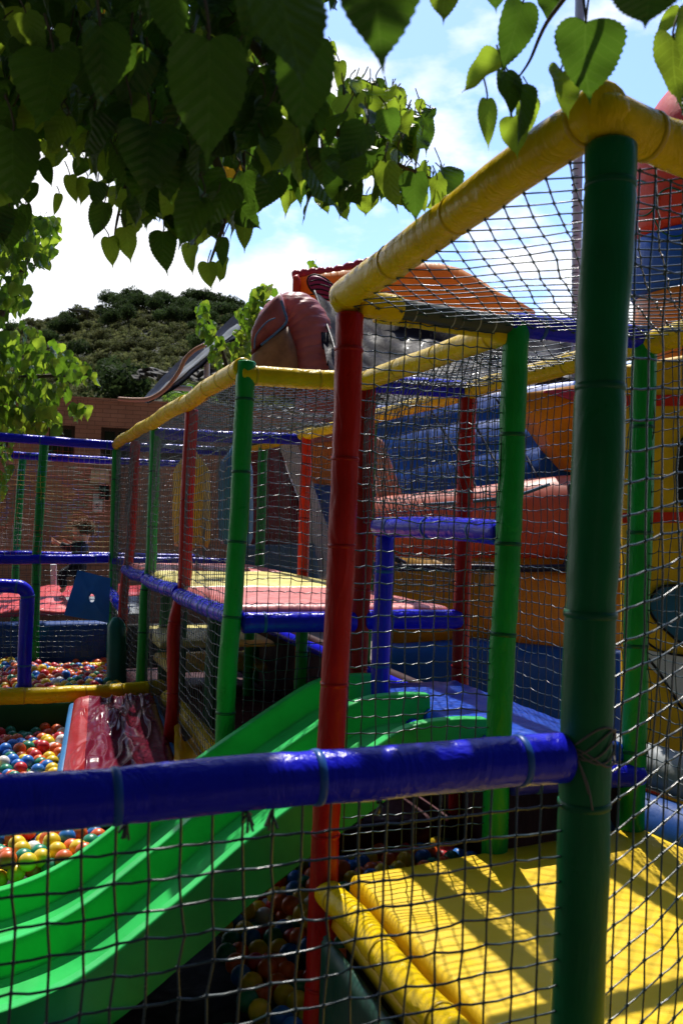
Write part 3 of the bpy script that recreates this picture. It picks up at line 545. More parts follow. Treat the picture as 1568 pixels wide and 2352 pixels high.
stripe(pan, 'outline', [(1432, 1462), (1470, 1495), (1510, 1540), (1560, 1620), (1580, 1640)], FY-.006, .006, 'black', 30); stripe(pan, 'outline', [(1455, 1430), (1480, 1470), (1530, 1500), (1620, 1510)], FY-.006, .005, 'black', 30)
bse = thing('inflatable_edge', 'low blue inflatable edge with a white band beside the yellow floor mat', 'inflatable', Q(.9, 1.5, GR))
m = MB(); tube(m, smooth_path([Q(1.9, 1.30, -1.16), Q(.9, 1.42, -1.16), Q(-.4, 1.55, -1.16)], 30), .13, 20); m.build('rim', M['mat_pit'], bse)
m = MB(); tube(m, smooth_path([Q(1.9, 1.42, -.96), Q(.9, 1.55, -.96), Q(-.4, 1.70, -.96)], 30), .09, 16); m.build('band', M['grey'], bse)
# metal pole with cable
t = thing('metal_pole', 'tall thin bluish steel pole rising behind the sloping ceiling net', 'pole', P(1322, 1200, 9)*1); t.location.z = GR
m = MB(); tube(m, [P(1322, 1000, 9.0), P(1324, 600, 9.0), P(1334, -300, 9.0)], .045, 18); m.build('shaft', pvc('pale_steel', (.50, .62, .85), rough=.35, wear=.3), t)
for k in range(22):
    m = MB(); c = P(1323, 390+k*17, 9.0); tube(m, [c-ZZ*.003, c+ZZ*.003], .0458, 18, rnd=False); m.build('band', M['navy'], t)
# canopy of dark fabric with tan rolled edge and its mast
cp = thing('stretched_canopy', 'dark grey stretched canopy with a tan rolled edge sloping over the brick roof', 'canopy', P(440, 950, 13)*1); cp.location.z = GR
def ribbon(name, a, b, Ya, Yb, mat, th=.02, wr=.03):
    A_ = smooth_path([P(x, y, Ya) for x, y in a], 40); B_ = smooth_path([P(x, y, Yb) for x, y in b], 40); V_ = []
    for i in range(40):
        for j in range(8): v = j/7; p = A_[i]*(1-v)+B_[i]*v; V_.append(p+np.array([0, 0, fbm((i*.12, v*2, 1), 1)*wr]))
    V2 = [p-np.array([0, -th, th]) for p in V_]; n = len(V_); F = [(i*8+j, (i+1)*8+j, (i+1)*8+j+1, i*8+j+1) for i in range(39) for j in range(7)]; m = MB(); m.add(V_+V2, F+[tuple(n+q for q in f[::-1]) for f in F], True); return m.build(name, M[mat], cp)
ribbon('fabric', [(325, 918), (380, 858), (430, 812), (480, 775), (560, 705)], [(342, 922), (400, 890), (450, 850), (520, 790), (610, 740)], 13.2, 12.6, 'tarp')
ribbon('fabric', [(350, 912), (400, 862), (470, 802), (545, 742)], [(356, 916), (408, 872), (478, 814), (552, 752)], 12.7, 12.5, 'grey')
m = MB(); tube(m, smooth_path([P(x, y, 12.45) for x, y in ((272, 916), (310, 918), (345, 915), (380, 893), (410, 855), (425, 825), (445, 805), (470, 792))], 60), .028, 10); m.build('rolled_edge', M['tan'], cp)
m = MB(); tube(m, [P(474, 930, 12.9), P(476, 795, 12.9)], .04, 10); m.build('mast', M['white'], cp)
m = MB(); tube(m, [P(388, 890, 12.9), P(440, 893, 12.9)], .035, 10); m.build('strut', M['white'], cp)
# ================================================================== FRAMES
tower = thing('climbing_structure', 'tall netted climbing frame of padded tubes, nearest the camera on the right', 'play frame', Q(.7, .6, GR))
Zb = GR
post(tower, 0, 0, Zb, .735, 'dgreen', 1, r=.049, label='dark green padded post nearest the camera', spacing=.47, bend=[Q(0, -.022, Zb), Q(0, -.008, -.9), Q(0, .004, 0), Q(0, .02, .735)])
post(tower, A[1], 0, Zb, TOP-.03, 'red', 2, label='dark red padded post left of the slide gate', bend=[Q(A[1], -.04, Zb), Q(A[1], -.018, -.9), Q(A[1], .006, 0), Q(A[1], .012, TOP-.03)])
post(tower, A[1], .629, Zb, TOP, 'green', 3, bend=[Q(A[1], .60, Zb), Q(A[1], .61, -.9), Q(A[1], .63, -.1), Q(A[1], .645, TOP)])
post(tower, A[1], 1.19, Zb, TOP, 'green', 4)
post(tower, A[2], .633, Zb, TOP-.02, 'red', 5)
post(tower, 2.60, .633, -.86, -.07, 'blue', 6, r=.044)
rail(tower, Q(-.03, -.01, .80), Q(A[1]+.03, 0, .76), 'yellow', 1, r=.052, spacing=.5)
# elbows over the corner posts
for (a, b, z, s_) in ((-.0, .0, .79, .0515), (A[1]+.005, .0, .745, .054)):
    m = MB(); c = np.array(Q(a, b, z)); n_ = 24; V_ = []
    for i in range(13):
        th = math.pi*i/12
        for j in range(n_): ph = 2*math.pi*j/n_; d = np.array([math.sin(th)*math.cos(ph), math.sin(th)*math.sin(ph), math.cos(th)]); V_.append(c+d*s_*np.array([1.05, 1.05, .92])*(1+.10*fbm(d*2+s_*50, 1.2)))
    m.add(V_, [(i*n_+j, (i+1)*n_+j, (i+1)*n_+(j+1) % n_, i*n_+(j+1) % n_) for i in range(12) for j in range(n_)], True); m.build('corner_pad', M['yellow'], tower)
FR = G1+Vector((.85, .50, 0))               # far end of the right-hand face
rail(tower, Q(0, 0, .79), FR+ZZ*.74, 'yellow', 3, r=.05, spacing=.33)
post(tower, 0, 0, Zb, .73, 'green', 8, bend=[FR+ZZ*Zb, FR+ZZ*-.6, FR+ZZ*.7])
rail(tower, Q(A[1], .05, .735), Q(A[1], .19, .725), 'yellow', 4, r=.046, spacing=2)
padded(tower, 'rail', [Q(A[1], .17, .73), Q(A[1], .40, .722), Q(A[1], .61, .715)], .036, pvc('old_pad', (.06, .065, .05), rough=.5), M['grey_cord'], .05, 16, label='bare dark tube with a lashed net', tie_r=.002, tie_w=.002)
rail(tower, Q(A[1], .62, .72), Q(A[1], 1.19, .72), 'blue', 6, r=.044, spacing=.2)
rail(tower, Q(A[1], .60, .69), Q(A[2], .60, .70), 'yellow', 7); rail(tower, Q(A[1]+.03, .11, .70), Q(A[1]+.04, .60, .69), 'yellow', 71, r=.022); 
rail(tower, Q(A[1]-1.9, 1.21, .76), Q(A[1], 1.2, .70), 'yellow', 8); rail(tower, Q(A[1], 1.2, .70), Q(A[2], 1.2, .70), 'yellow', 9)
rail(tower, Q(A[2], .64, .70), Q(A[2], 1.2, .70), 'blue', 10)
rail(tower, Q(2.62, .61, -.02), Q(A[1]+.04, .63, -.03), 'blue', 11, r=.046, sag=-.01)
rail(tower, Q(0, -.05, -.435), Q(0, -1.5, -.46), 'blue', 12, r=.046, spacing=.36, seg=24, label='long glossy blue padded rail crossing the foreground')
rail(tower, Q(A[1]-.02, .66, -.91), Q(A[1]-.02, 1.2, -.91), 'blue', 13, r=.042)
rail(tower, Q(2.62, .61, -.87), Q(A[1], .61, -.87), 'blue', 14, r=.04)
rail(tower, Q(A[2], .60, -.87), Q(A[2], 1.2, -.87), 'blue', 15, r=.04)
# rope lashing at the joint of the blue rail
m = MB(); c = Q(0, 0, -.43)
for k in range(5):
    z = -.02+k*.009; pts = [c+Vector((math.cos(a)*.0515, math.sin(a)*.0515, z+.02*math.sin(a*2+k)+.03*a/6.28)) for a in np.linspace(2.6+.2*k, 8.2, 16)]; tube(m, smooth_path(pts, 40), .0022, 6)
for dx, dz in ((.01, -.06), (.018, -.09)): tube(m, smooth_path([c+Vector((-.03, -.055, 0)), c+Vector((-.03+dx, -.06, dz*.5)), c+Vector((-.02+dx, -.058, dz))], 10), .002, 5)
m.build('lashing', pvc('lash_cord', (.14, .13, .12), rough=.7, b=0), tower)
# near nets
net(tower, Q(0, -1.5, -.50), Q(0, -.045, -.475), Q(0, -.045, -1.68), Q(0, -1.5, -1.90), .0515, .0023, seed=1, sag=.02, uneven=.45, droop=.04, jit=.10)
net(tower, Q(0, .05, .705), FR+ZZ*.68, FR+ZZ*-.92, Q(0, .02, -1.66), .052, .0023, seed=2, sag=-.02, uneven=.3, droop=.03, jit=.07)
net(tower, Q(A[1], .05, .69), Q(A[1], .60, .68), Q(A[1], .57, -1.1), Q(A[1], .04, -1.1), .055, .0023, seed=3, sag=.05, uneven=.45, droop=.07, jit=.08)
net(tower, Q(A[1], .63, .66), Q(A[2], .62, .66), Q(A[2], .62, .0), Q(A[1], .64, .0), .055, .0022, seed=4, sag=.05, uneven=.6)
net(tower, Q(.02, .0, .742), Q(A[1], .01, .71), Q(A[1], 1.2, .70), Q(.24, 1.15, .69), .060, .0022, seed=5, sag=.03, diag=True, droop=0, jit=.08, uneven=.3)
net(tower, Q(A[1], .63, .70), Q(A[2], .63, .70), Q(A[2], 1.2, .70), Q(A[1], 1.2, .70), .055, .0020, seed=6, sag=.05, diag=True, droop=0)
net(tower, Q(-.2, 1.2, .72), Q(A[2], 1.2, .68), Q(A[2], 1.2, -1.0), Q(-.2, 1.25, -1.0), .055, .0020, seed=7, sag=.03, uneven=.5)
net(tower, Q(A[2], .64, .66), Q(A[2], 1.2, .66), Q(A[2], 1.2, -.4), Q(A[2], .64, -.4), .055, .0023, seed=8, sag=.03)
# knots/tufts of net tied under blue rail
for k, b in enumerate((-.42, -.62, -.66, -.86)):
    m = MB(); c = Q(0, b, -.492)
    for i in range(9): d = Vector((random.uniform(-.012, .012), random.uniform(-.012, .012), random.uniform(-.035, .005))); segs_mesh(m, [c], [c+d], .0022)
    m.build('net_tuft', M['net_dark'], tower)
# raised deck frame
deck = thing('raised_play_deck', 'long netted raised deck with red and green padded posts, running back leftwards', 'play frame', Q(5.5, .6, GR))
post(deck, A[2], 0, Zb, TOP+.03, 'green', 11, label='bright green post nearest the red post', bend=[Q(A[2], -.045, Zb), Q(A[2], -.03, -.8), Q(A[2], 0, 0), Q(A[2], .02, TOP+.03)])
post(deck, A[3], 0, Zb, TOP-.05, 'red', 12, r=.043, bend=[Q(A[3], -.05, Zb+.3), Q(A[3], -.02, -1.2), Q(A[3], -.03, -.7), Q(A[3], .03, -.4), Q(A[3], .03, .1), Q(A[3], .04, TOP-.05)])
post(deck, A[4], 0, Zb, TOP-.05, 'green', 13, r=.043, bend=[Q(A[4], -.02, Zb), Q(A[4], -.01, -.7), Q(A[4], .03, -.3), Q(A[4], .03, TOP-.05)])
post(deck, A[5], 0, Zb, TOP-.06, 'red', 14, r=.043, bend=[Q(A[5], -.02, Zb), Q(A[5], -.01, -.7), Q(A[5], .03, -.3), Q(A[5], .05, TOP-.05)])
post(deck, A[6], 0, Zb, TOP-.06, 'green', 15, r=.043)
for k, (a, c_) in enumerate(((A[2], 'red'), (A[2]+1.4, 'green'), (5.70, 'red_hot'), (7.05, 'green'), (8.2, 'red'))): post(deck, a, 1.2, Zb, TOP-.03, c_, 20+k, r=.044)
for i in range(2, 6): rail(deck, Q(A[i], 0, TOP+.0), Q(A[i+1], 0, TOP-.01), 'yellow', 30+i, r=.05, sag=-.012, spacing=.38)
for i, (a0, a1) in enumerate(((A[2], 4.3), (4.3, 5.7), (5.7, 7.05), (7.05, 8.2))): rail(deck, Q(a0, 1.2, .69), Q(a1, 1.2, .69), 'yellow', 40+i, r=.045)
rail(deck, Q(A[2], .0, .69), Q(A[2], .60, .70), 'yellow', 45, r=.048, spacing=.25)
rail(deck, Q(A[4], .03, .64), Q(A[4], 1.2, .66), 'blue', 46); rail(deck, Q(A[6], 0, TOP-.02), Q(A[6], 1.2, TOP-.02), 'blue', 47); rail(deck, Q(A[6], 0, -.46), Q(A[6], 1.2, -.46), 'blue', 147)
# deck edge rails
for i in range(2, 5): rail(deck, Q(A[i], 0, -.47), Q(A[i+1], .0, -.49), 'blue', 50+i, r=.048, sag=.01, spacing=.10)
rail(deck, Q(A[2], .04, -.50), Q(A[2], .60, -.50), 'blue', 55, r=.05, spacing=.4); rail(deck, Q(A[2], .66, -.49), Q(A[2], 1.18, -.49), 'blue', 56, r=.05, spacing=.4)
rail(deck, Q(A[5]+.05, 0, -.86), Q(A[6]-.05, -.02, -.77), 'blue', 57, r=.05, spacing=.12)
for i in range(3, 5): post(deck, A[i]+.3, .9, Zb, -.5, 'green', 60+i, r=.042)
for a in (5.0, 6.3, 7.1): post(deck, a, .35, Zb, -.5, 'dgreen', 70+a, r=.05)
net(deck, Q(A[2]+.05, 0, .68), Q(A[3], 0.02, .68), Q(A[3], 0, -1.30), Q(A[2]+.05, -.02, -1.32), .053, .0020, seed=21, sag=.03, uneven=.6)
net(deck, Q(A[3], 0.02, .68), Q(A[4], 0.02, .67), Q(A[4], 0, -1.42), Q(A[3], 0, -1.30), .053, .0020, seed=22, sag=.03, uneven=.6, knots=False)
net(deck, Q(A[4], 0.02, .67), Q(A[6], 0, .67), Q(A[6], 0, -1.5), Q(A[4], 0, -1.42), .053, .0020, seed=23, sag=.03, uneven=.6, knots=False)
net(deck, Q(A[2], .05, .66), Q(A[2], .59, .66), Q(A[2], .59, -.46), Q(A[2], .05, -.46), .055, .0021, seed=24, sag=.03, uneven=.7, droop=.08, jit=.08)
net(deck, Q(A[2], .05, -.54), Q(A[2], .59, -.54), Q(A[2], .59, -1.3), Q(A[2], .05, -1.3), .055, .0022, seed=25, sag=.03, uneven=.7)
net(deck, Q(A[2], 1.2, .66), Q(A[6], 1.2, .66), Q(A[6], 1.2, -.4), Q(A[2], 1.2, -.4), .055, .0018, seed=26, sag=.03, uneven=.5, knots=False)
net(deck, Q(A[2], 0, .70), Q(A[6], 0, .70), Q(A[6], 1.2, .70), Q(A[2], 1.2, .70), .055, .0023, seed=27, sag=.06, diag=True, droop=0, knots=False)
net(deck, Q(A[6], 0, .66), Q(A[6], 1.2, .66), Q(A[6], 1.2, -.45), Q(A[6], 0, -.45), .055, .0018, seed=28, sag=.03, knots=False)
for z in (-.95,): rail(deck, Q(A[2]+.1, 1.15, z), Q(A[5], 1.15, z), 'blue', 80, r=.04)
# back-left fence round the ball pool
fen = thing('ball_pool_fence', 'blue topped netted fence with green posts behind the ball pool on the left', 'fence', P(100, 1500, 9.4)*1); fen.location.z = GR
pe = Q(A[6], 0, 0); L0 = P(-130, 1180, 9.15); L0.z = 0
def lp_(t, z): return pe.lerp(L0, t)+ZZ*z
rail(fen, lp_(0, .70), lp_(1, .74), 'blue', 90, r=.045, spacing=.6); rail(fen, lp_(0.03, -.44), lp_(1, -.47), 'blue', 91, r=.046, spacing=.5)
pb0 = pe+U*2.0+V*.1; pb1 = L0+U*2.2
rail(fen, pb1+ZZ*.69, pb0+ZZ*.66, 'blue', 92, r=.045, spacing=.6); rail(fen, pb0+ZZ*.66, pb0+V*1.1+ZZ*.66, 'blue', 93, r=.04); rail(fen, pb1+ZZ*-.5, pb0+V*1.1+ZZ*-.5, 'blue', 94, r=.045)
d93 = P(92, 1180, 9.5); d45 = P(44, 1180, 11.6)
for c_, k in ((d93, 0), (d45, 1)):
    t_ = Vector((c_.x, c_.y, 0)); padded(fen, 'post', [t_+ZZ*(Zb), t_+ZZ*-.5+Vector((-.02, 0, 0)), t_+ZZ*.70+Vector((.02, 0, 0))], .045, M['green'], M['tie_green'], .5, seed=95+k)
net(fen, lp_(0, .66), lp_(1, .70), lp_(1, -.44), lp_(0, -.42), .052, .0014, 'net_multi', seed=31, sag=.03, knots=False, uneven=.5)
net(fen, lp_(0, -.50), lp_(1, -.52), lp_(1, -1.42), lp_(0, -1.42), .055, .0018, seed=32, sag=.03, knots=False, uneven=.5)
net(fen, pb0+ZZ*.62, pb1+ZZ*.65, pb1+ZZ*-.5, pb0+ZZ*-.5, .060, .0012, 'net_multi', seed=33, sag=.03, knots=False, uneven=.5)
# ---- blue gate frame
gt = thing('gate_frame', 'bent blue padded tube frame standing on the yellow bumper at the left edge', 'frame', P(58, 1585, 6.75)*1)
g0, g1, g2 = P(-150, 1346, 6.55), P(46, 1340, 6.7), P(60, 1583, 6.74)
padded(gt, 'rail', [g0, P(-60, 1345, 6.6), P(20, 1346, 6.68), P(50, 1350, 6.7), P(64, 1366, 6.72), P(63, 1400, 6.72), P(58, 1500, 6.73), P(57, 1583, 6.74)], .049, M['blue'], M['tie_blue'], .36, seed=5)
net(gt, P(-150, 1375, 6.55), P(45, 1372, 6.7), P(42, 1570, 6.74), P(-150, 1575, 6.55), .055, .0018, seed=34, sag=.02, knots=False)
# ---- yellow bumpers
def bumper(label, pts, r, seed, sp):
    t = thing('padded_bumper', label, 'bumper', Vector(pts[0])*1); padded(t, 'roll', pts, r, M['yellow'], M['tie_yellow'], sp, seed=seed, wob=.006); return t
bumper('yellow vinyl roll dividing the two ball pools, its top in full sun', [H(-150, 1602, -1.27), H(0, 1600, -1.27), H(200, 1592, -1.28), H(372, 1580, -1.29)], .058, 3, .30)
bumper('yellow vinyl roll along the foot of the side net, seen through the mesh', [H(385, 1602, -1.31), H(430, 1650, -1.31), H(505, 1742, -1.31)], .055, 4, .25)
bumper('yellow vinyl roll edging the near floor mat', [Q(A[1]+.02, -.015, -1.225), Q(.6, -.01, -1.215), Q(-.35, -.03, -1.225)], .046, 5, .42)
bumper('yellow vinyl roll at the foot of the dark blue pool wall', [H(-100, 1545, -1.5), H(120, 1540, -1.5), H(255, 1532, -1.5)], .05, 6, .5)
# ---- mats
def slab(name, label, cat, c, th, mat, group=None, **k):
    m = MB(); pillow(m, *c, th, nrm=(0, 0, 1), **k); return tag(m.build(name, M[mat] if isinstance(mat, str) else mat), label, cat, group)
slab('floor_mat', 'large yellow foam floor mat striped by shadows inside the nearest frame', 'mat', [Q(-.5, .04, -1.235), Q(A[1]-.02, .06, -1.225), Q(A[1]+.03, 1.24, -1.17), Q(-.5, 1.28, -1.17)], .055, 'mat_yellow', bulge=0, edge=.02, wr=.005, wrs=4, nu=60, nv=50)
slab('floor_mat', 'thin yellow under-mat showing along the edge of the near floor mat', 'mat', [Q(-.5, -.04, -1.34), Q(A[1]-.04, -.01, -1.33), Q(A[1], 1.2, -1.28), Q(-.5, 1.2, -1.28)], .05, 'mat_yellow', bulge=0, edge=.04, nu=20, nv=20)
slab('deck_mat', 'pinkish red foam mat at the front of the raised deck', 'mat', [Q(A[2]+.05, .0, -.49), Q(4.32, .0, -.50), Q(4.32, 1.17, -.50), Q(A[2]+.05, 1.17, -.50)], .07, 'mat_red', bulge=.015, edge=.04, wr=.004)
slab('deck_mat', 'pale yellow foam mat in the middle of the raised deck', 'mat', [Q(4.34, .0, -.50), Q(6.05, .0, -.50), Q(6.05, 1.17, -.50), Q(4.34, 1.17, -.50)], .07, 'mat_deckyellow', bulge=.02, edge=.04, wr=.004)
slab('deck_mat', 'pinkish red foam mat at the far end of the raised deck', 'mat', [Q(6.07, .0, -.50), Q(7.25, .0, -.50), Q(7.25, 1.17, -.50), Q(6.07, 1.17, -.50)], .07, 'mat_red', bulge=.02, edge=.04, wr=.004)
slab('platform_mat', 'glossy dark blue mat on the slide platform', 'mat', [Q(A[1]+.0, .66, -.86), Q(A[2]-.05, .66, -.86), Q(A[2]-.05, 1.16, -.86), Q(A[1]+.0, 1.16, -.86)], .065, 'mat_blue', bulge=.006, edge=.03, wr=.004, wrs=14, nu=50, nv=30)
slab('lower_shelf', 'pale yellow padded shelf under the raised deck', 'shelf', [Q(6.1, .15, -1.05), Q(7.3, .15, -1.05), Q(7.3, 1.1, -1.05), Q(6.1, 1.1, -1.05)], .05, 'mat_deckyellow', bulge=.01, edge=.04)
slab('lower_shelf', 'narrow yellow padded shelf nearer to the ground beneath the pale shelf', 'shelf', [Q(6.3, .25, -1.28), Q(7.1, .25, -1.28), Q(7.1, 1.1, -1.28), Q(6.3, 1.1, -1.28)], .06, 'mat_deckyellow', bulge=.01, edge=.03)
# board under deck, and dark sheets added in place of its shade
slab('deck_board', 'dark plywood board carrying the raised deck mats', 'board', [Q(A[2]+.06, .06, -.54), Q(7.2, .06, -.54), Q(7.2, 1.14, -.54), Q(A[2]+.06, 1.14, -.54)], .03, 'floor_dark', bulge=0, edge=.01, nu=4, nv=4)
slab('under_mat', 'dark maroon padded floor beneath the raised deck', 'mat', [Q(A[2]-.1, .05, -1.62), Q(7.9, .05, -1.62), Q(7.9, 1.18, -1.62), Q(A[2]-.1, 1.18, -1.62)], .14, pvc('under_maroon', (.05, .005, .010), rough=.6), bulge=.02, edge=.05)  # added sheet, darkens the ground under the deck like shade
def wall_panel(name, label, cat, c, th, mat, **k):
    m = MB(); pillow(m, *c, th, **k); return tag(m.build(name, M[mat] if isinstance(mat, str) else mat), label, cat)
wall_panel('deck_skirt', 'very dark maroon padded wall under the raised deck on its far side', 'panel', [Q(1.52, 1.26, -1.9), Q(8.3, 1.26, -1.9), Q(8.3, 1.26, -.88), Q(1.52, 1.26, -.93)], .05, pvc('skirt_maroon', (.03, .004, .008), rough=.6), bulge=.01, nrm=(-1, 0, 0))  # added backing, its near-black colour stands in for shade under the deck
wall_panel('deck_end_panel', 'dark padded board closing the far end below the raised deck', 'panel', [Q(8.5, -.1, -1.9), Q(8.5, 1.3, -1.9), Q(8.5, 1.3, -1.12), Q(8.5, -.1, -1.12)], .04, 'floor_dark', bulge=0)  # added to hide sunlit ground and keep the underside dark
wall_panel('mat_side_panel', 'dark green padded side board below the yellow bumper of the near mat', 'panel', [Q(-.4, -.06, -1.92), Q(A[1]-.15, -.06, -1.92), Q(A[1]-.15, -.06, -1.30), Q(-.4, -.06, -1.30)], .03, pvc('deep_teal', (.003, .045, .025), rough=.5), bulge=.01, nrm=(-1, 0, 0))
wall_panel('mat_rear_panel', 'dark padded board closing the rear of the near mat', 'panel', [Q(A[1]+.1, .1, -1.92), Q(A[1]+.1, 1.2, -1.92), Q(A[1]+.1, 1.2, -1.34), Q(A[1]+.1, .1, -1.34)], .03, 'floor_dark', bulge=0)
c = [P(-160, 1545, 9.75), P(262, 1535, 9.75), P(262, 1425, 9.75), P(-160, 1430, 9.75)]
wall_panel('pool_wall', 'dark blue padded wall at the back of the ball pool', 'wall', c, .1, 'mat_pit', bulge=.04, nrm=(0, -1, 0), wr=.01)
c = [P(-160, 1715, 6.62), P(175, 1712, 6.92), P(175, 1605, 6.98), P(-160, 1612, 6.68)]
wall_panel('pool_skirt', 'dark green padded skirt under the yellow roll of the front ball pool', 'panel', c, .04, pvc('skirt_green', (.008, .07, .022), rough=.5), bulge=.03, nrm=(0, -1, 0))
# crumpled maroon mat with red border and blue sides
cm = thing('crumpled_mat', 'crumpled glossy maroon vinyl mat with a red border leaning into the ball pool', 'mat', P(280, 1700, 6)*1)
c = [H(128, 1860, -1.49), H(440, 1855, -1.49), H(352, 1602, -1.33), H(168, 1618, -1.33)]
C_ = [np.array(x) for x in c]; m = MB(); NU, NV = 90, 90; V_ = []; UVm = []
for i in range(NU):
    for j in range(NV):
        u = i/(NU-1); v = j/(NV-1); p = C_[0]*(1-u)*(1-v)+C_[1]*u*(1-v)+C_[2]*u*v+C_[3]*(1-u)*v
        e = min(1, min(u, 1-u)*9, min(v, 1-v)*9); w_ = 0
        f1 = fbm((u*1.7+v*1.1, v*1.5-u*1.3, 1), 1.0, 2); f2 = fbm((u*2.6-v*1.7, v*2.2+u*1.9, 5), 1.0, 2); w_ += .035*f1+.014*math.exp(-(f1/.05)**2)+.012*math.exp(-(f2/.05)**2)-.008*math.exp(-((f2-.12)/.05)**2); w_ += .07*math.exp(-((u-.42)/.16)**2-((v-.66)/.12)**2)*(1+.8*fbm((u*9, v*9, 5), 1))
        w_ += .03*math.exp(-((v-.93)/.05)**2)*(1+fbm((u*7, 1, 1), 1)); V_.append(p+np.array([0, 0, .07*e**.5+w_*e]))
Fm = [(i*NV+j, (i+1)*NV+j, (i+1)*NV+j+1, i*NV+j+1) for i in range(NU-1) for j in range(NV-1)]; bl = [f for f in Fm if f[0]//NV < 17]; mn = [f for f in Fm if f[0]//NV >= 17]
m.add(V_, mn, True); m.build('cover', pvc('maroon_gloss', (.13, .008, .024), rough=.2, b=.3, wear=.1), cm)
m = MB(); m.add(V_, bl, True); m.build('border', pvc('border_red', (.34, .018, .02), rough=.35), cm)
m = MB(); tube(m, [C_[0]-ZZ*0+np.array([0, 0, -.01]), C_[3]+np.array([0, 0, -.02])], .03, 12); m.build('side_strip', M['bagblue'], cm); m = MB(); tube(m, [C_[1]+np.array([0, 0, -.01]), C_[2]+np.array([0, 0, -.02])], .03, 12); m.build('side_strip', M['bagblue'], cm)
# orange-yellow cloth
m = MB(); V_ = []; 
for i in range(24):
    for j in range(24):
        u, v = i/23, j/23; p = P(400+12*v*5*(u-.1)+u*45*(1-.2*v), 1668+v*120+u*40*(1-v), 5.75-.5*v); V_.append(p+Vector((0, .05*math.sin(u*9+v*2)+.03*fbm((u*4, v*4, 1), 1), .02*math.sin(u*8+2*v))))
n = len(V_); F = [(i*24+j, (i+1)*24+j, (i+1)*24+j+1, i*24+j+1) for i in range(23) for j in range(23)]; V2 = [p+Vector((0, .006, -.003)) for p in V_]
m.add(V_+V2, F+[tuple(n+q for q in f[::-1]) for f in F], True); tag(m.build('vinyl_flap', pvc('amber_vinyl', (.75, .36, .01), rough=.4)), 'loose orange-yellow vinyl flap hanging at the foot of the red post', 'flap')
# blue target sheet with a hole
m = MB(); cs = [P(176, 1310, 9.2), P(256, 1328, 9.2), P(247, 1432, 9.1), P(149, 1412, 9.1)]; hc = P(211, 1374, 9.12); NR, NA = 10, 48; V_ = []
for i in range(NR):
    for k in range(NA):
        a = 2*math.pi*k/NA; hole = P(211+6.2*math.cos(a), 1374+9.5*math.sin(a), 9.12)
        x = math.cos(a); y = math.sin(a); s_ = 1/max(abs(x), abs(y)); u, v = (x*s_+1)/2, (y*s_+1)/2; o_ = cs[0]*(1-u)*(1-v)+cs[1]*u*(1-v)+cs[2]*u*v+cs[3]*(1-u)*v
        t_ = i/(NR-1); p = hole.lerp(o_, t_); V_.append(p+Vector((0, .03*math.sin(2*a)*t_+(0), 0)))
n = len(V_); V2 = [p+Vector((0, .006, 0)) for p in V_]; F = [(i*NA+k, i*NA+(k+1) % NA, (i+1)*NA+(k+1) % NA, (i+1)*NA+k) for i in range(NR-1) for k in range(NA)]
m.add(V_+V2, F+[tuple(n+q for q in f[::-1]) for f in F]+[(k, n+k, n+(k+1) % NA, (k+1) % NA) for k in range(NA)], True); tag(m.build('target_sheet', pvc('sheet_blue', (.02, .16, .55), rough=.55, b=.3)), 'square blue throwing sheet with a round hole, hung askew over the ball pool', 'target')
# green bag column and punch bags
def lathe_bag(name, label, cat, cx, rows, Y, mat, cordtop=None, sq=0):
    c0 = P(cx, rows[-1][0], Y); t = thing(name, label, cat, c0); m = MB(); n = 28; V_ = []
    for (py, r) in rows:
        c = P(cx, py, Y)
        for k in range(n): a = 2*math.pi*k/n; q = r*(1+.035*math.cos(6*a)); V_.append((c.x+q*math.cos(a), c.y+q*math.sin(a), c.z))
    K = len(rows); m.add(V_, [(i*n+j, (i+1)*n+j, (i+1)*n+(j+1) % n, i*n+(j+1) % n) for i in range(K-1) for j in range(n)]+[tuple(range(n)), tuple((K-1)*n+j for j in range(n))[::-1]], True); m.build('body', M[mat], t)
    if cordtop: m = MB(); tube(m, [P(cx, rows[0][0]+2, Y), P(cx, cordtop, Y)], .008, 8); m.build('rope', M['grey_cord'], t)
    return t
lathe_bag('punch_bag', 'yellow hanging punch bag seen through the deck nets', 'punch bag', 440, [(1028, .02), (1045, .06), (1075, .14), (1090, .155), (1180, .16), (1240, .155), (1256, .14), (1259, .02)], 8.3, 'bagyellow', 992)
lathe_bag('punch_bag', 'blue hanging punch bag partly behind the green post', 'punch bag', 541, [(1018, .02), (1035, .05), (1062, .125), (1080, .14), (1180, .145), (1235, .14), (1250, .12), (1253, .02)], 8.1, 'bagblue', 985)
m = MB()
lathe_bag('padded_column', 'squat dark green padded column beside the ball pool', 'column', 268, [(1418, .03), (1428, .06), (1440, .08), (1500, .085), (1560, .085), (1580, .08), (1600, .075)], 8.45, 'teal')
# back mats
slab('sloping_mat', 'creased red vinyl mat in sun beyond the ball pool fence', 'mat', [P(-140, 1424, 10.0), P(168, 1412, 10.0), P(142, 1356, 11.3), P(-140, 1362, 11.3)], .05, pvc('sun_red', (.60, .07, .07), rough=.35), bulge=.02, wr=.03, wrs=4)
slab('floor_mat', 'grey foam mat lying beyond the ball pool wall', 'mat', [P(150, 1416, 10.3), P(330, 1412, 10.3), P(330, 1372, 11.6), P(140, 1374, 11.6)], .02, 'grey', bulge=0)
slab('floor_mat', 'low red vinyl mat under the child, behind the grey mat', 'mat', [P(100, 1380, 11.7), P(330, 1376, 11.7), P(330, 1352, 12.7), P(100, 1354, 12.7)], .05, pvc('back_red', (.5, .03, .04), rough=.35), bulge=.03, wr=.02)
wall_panel('white_post_panel', 'narrow pale board standing behind the fence near the child', 'panel', [P(116, 1372, 12.4), P(130, 1372, 12.4), P(130, 1296, 12.4), P(116, 1296, 12.4)], .03, 'white', bulge=0, nrm=(0, -1, 0), edge=.01, nu=4, nv=4)
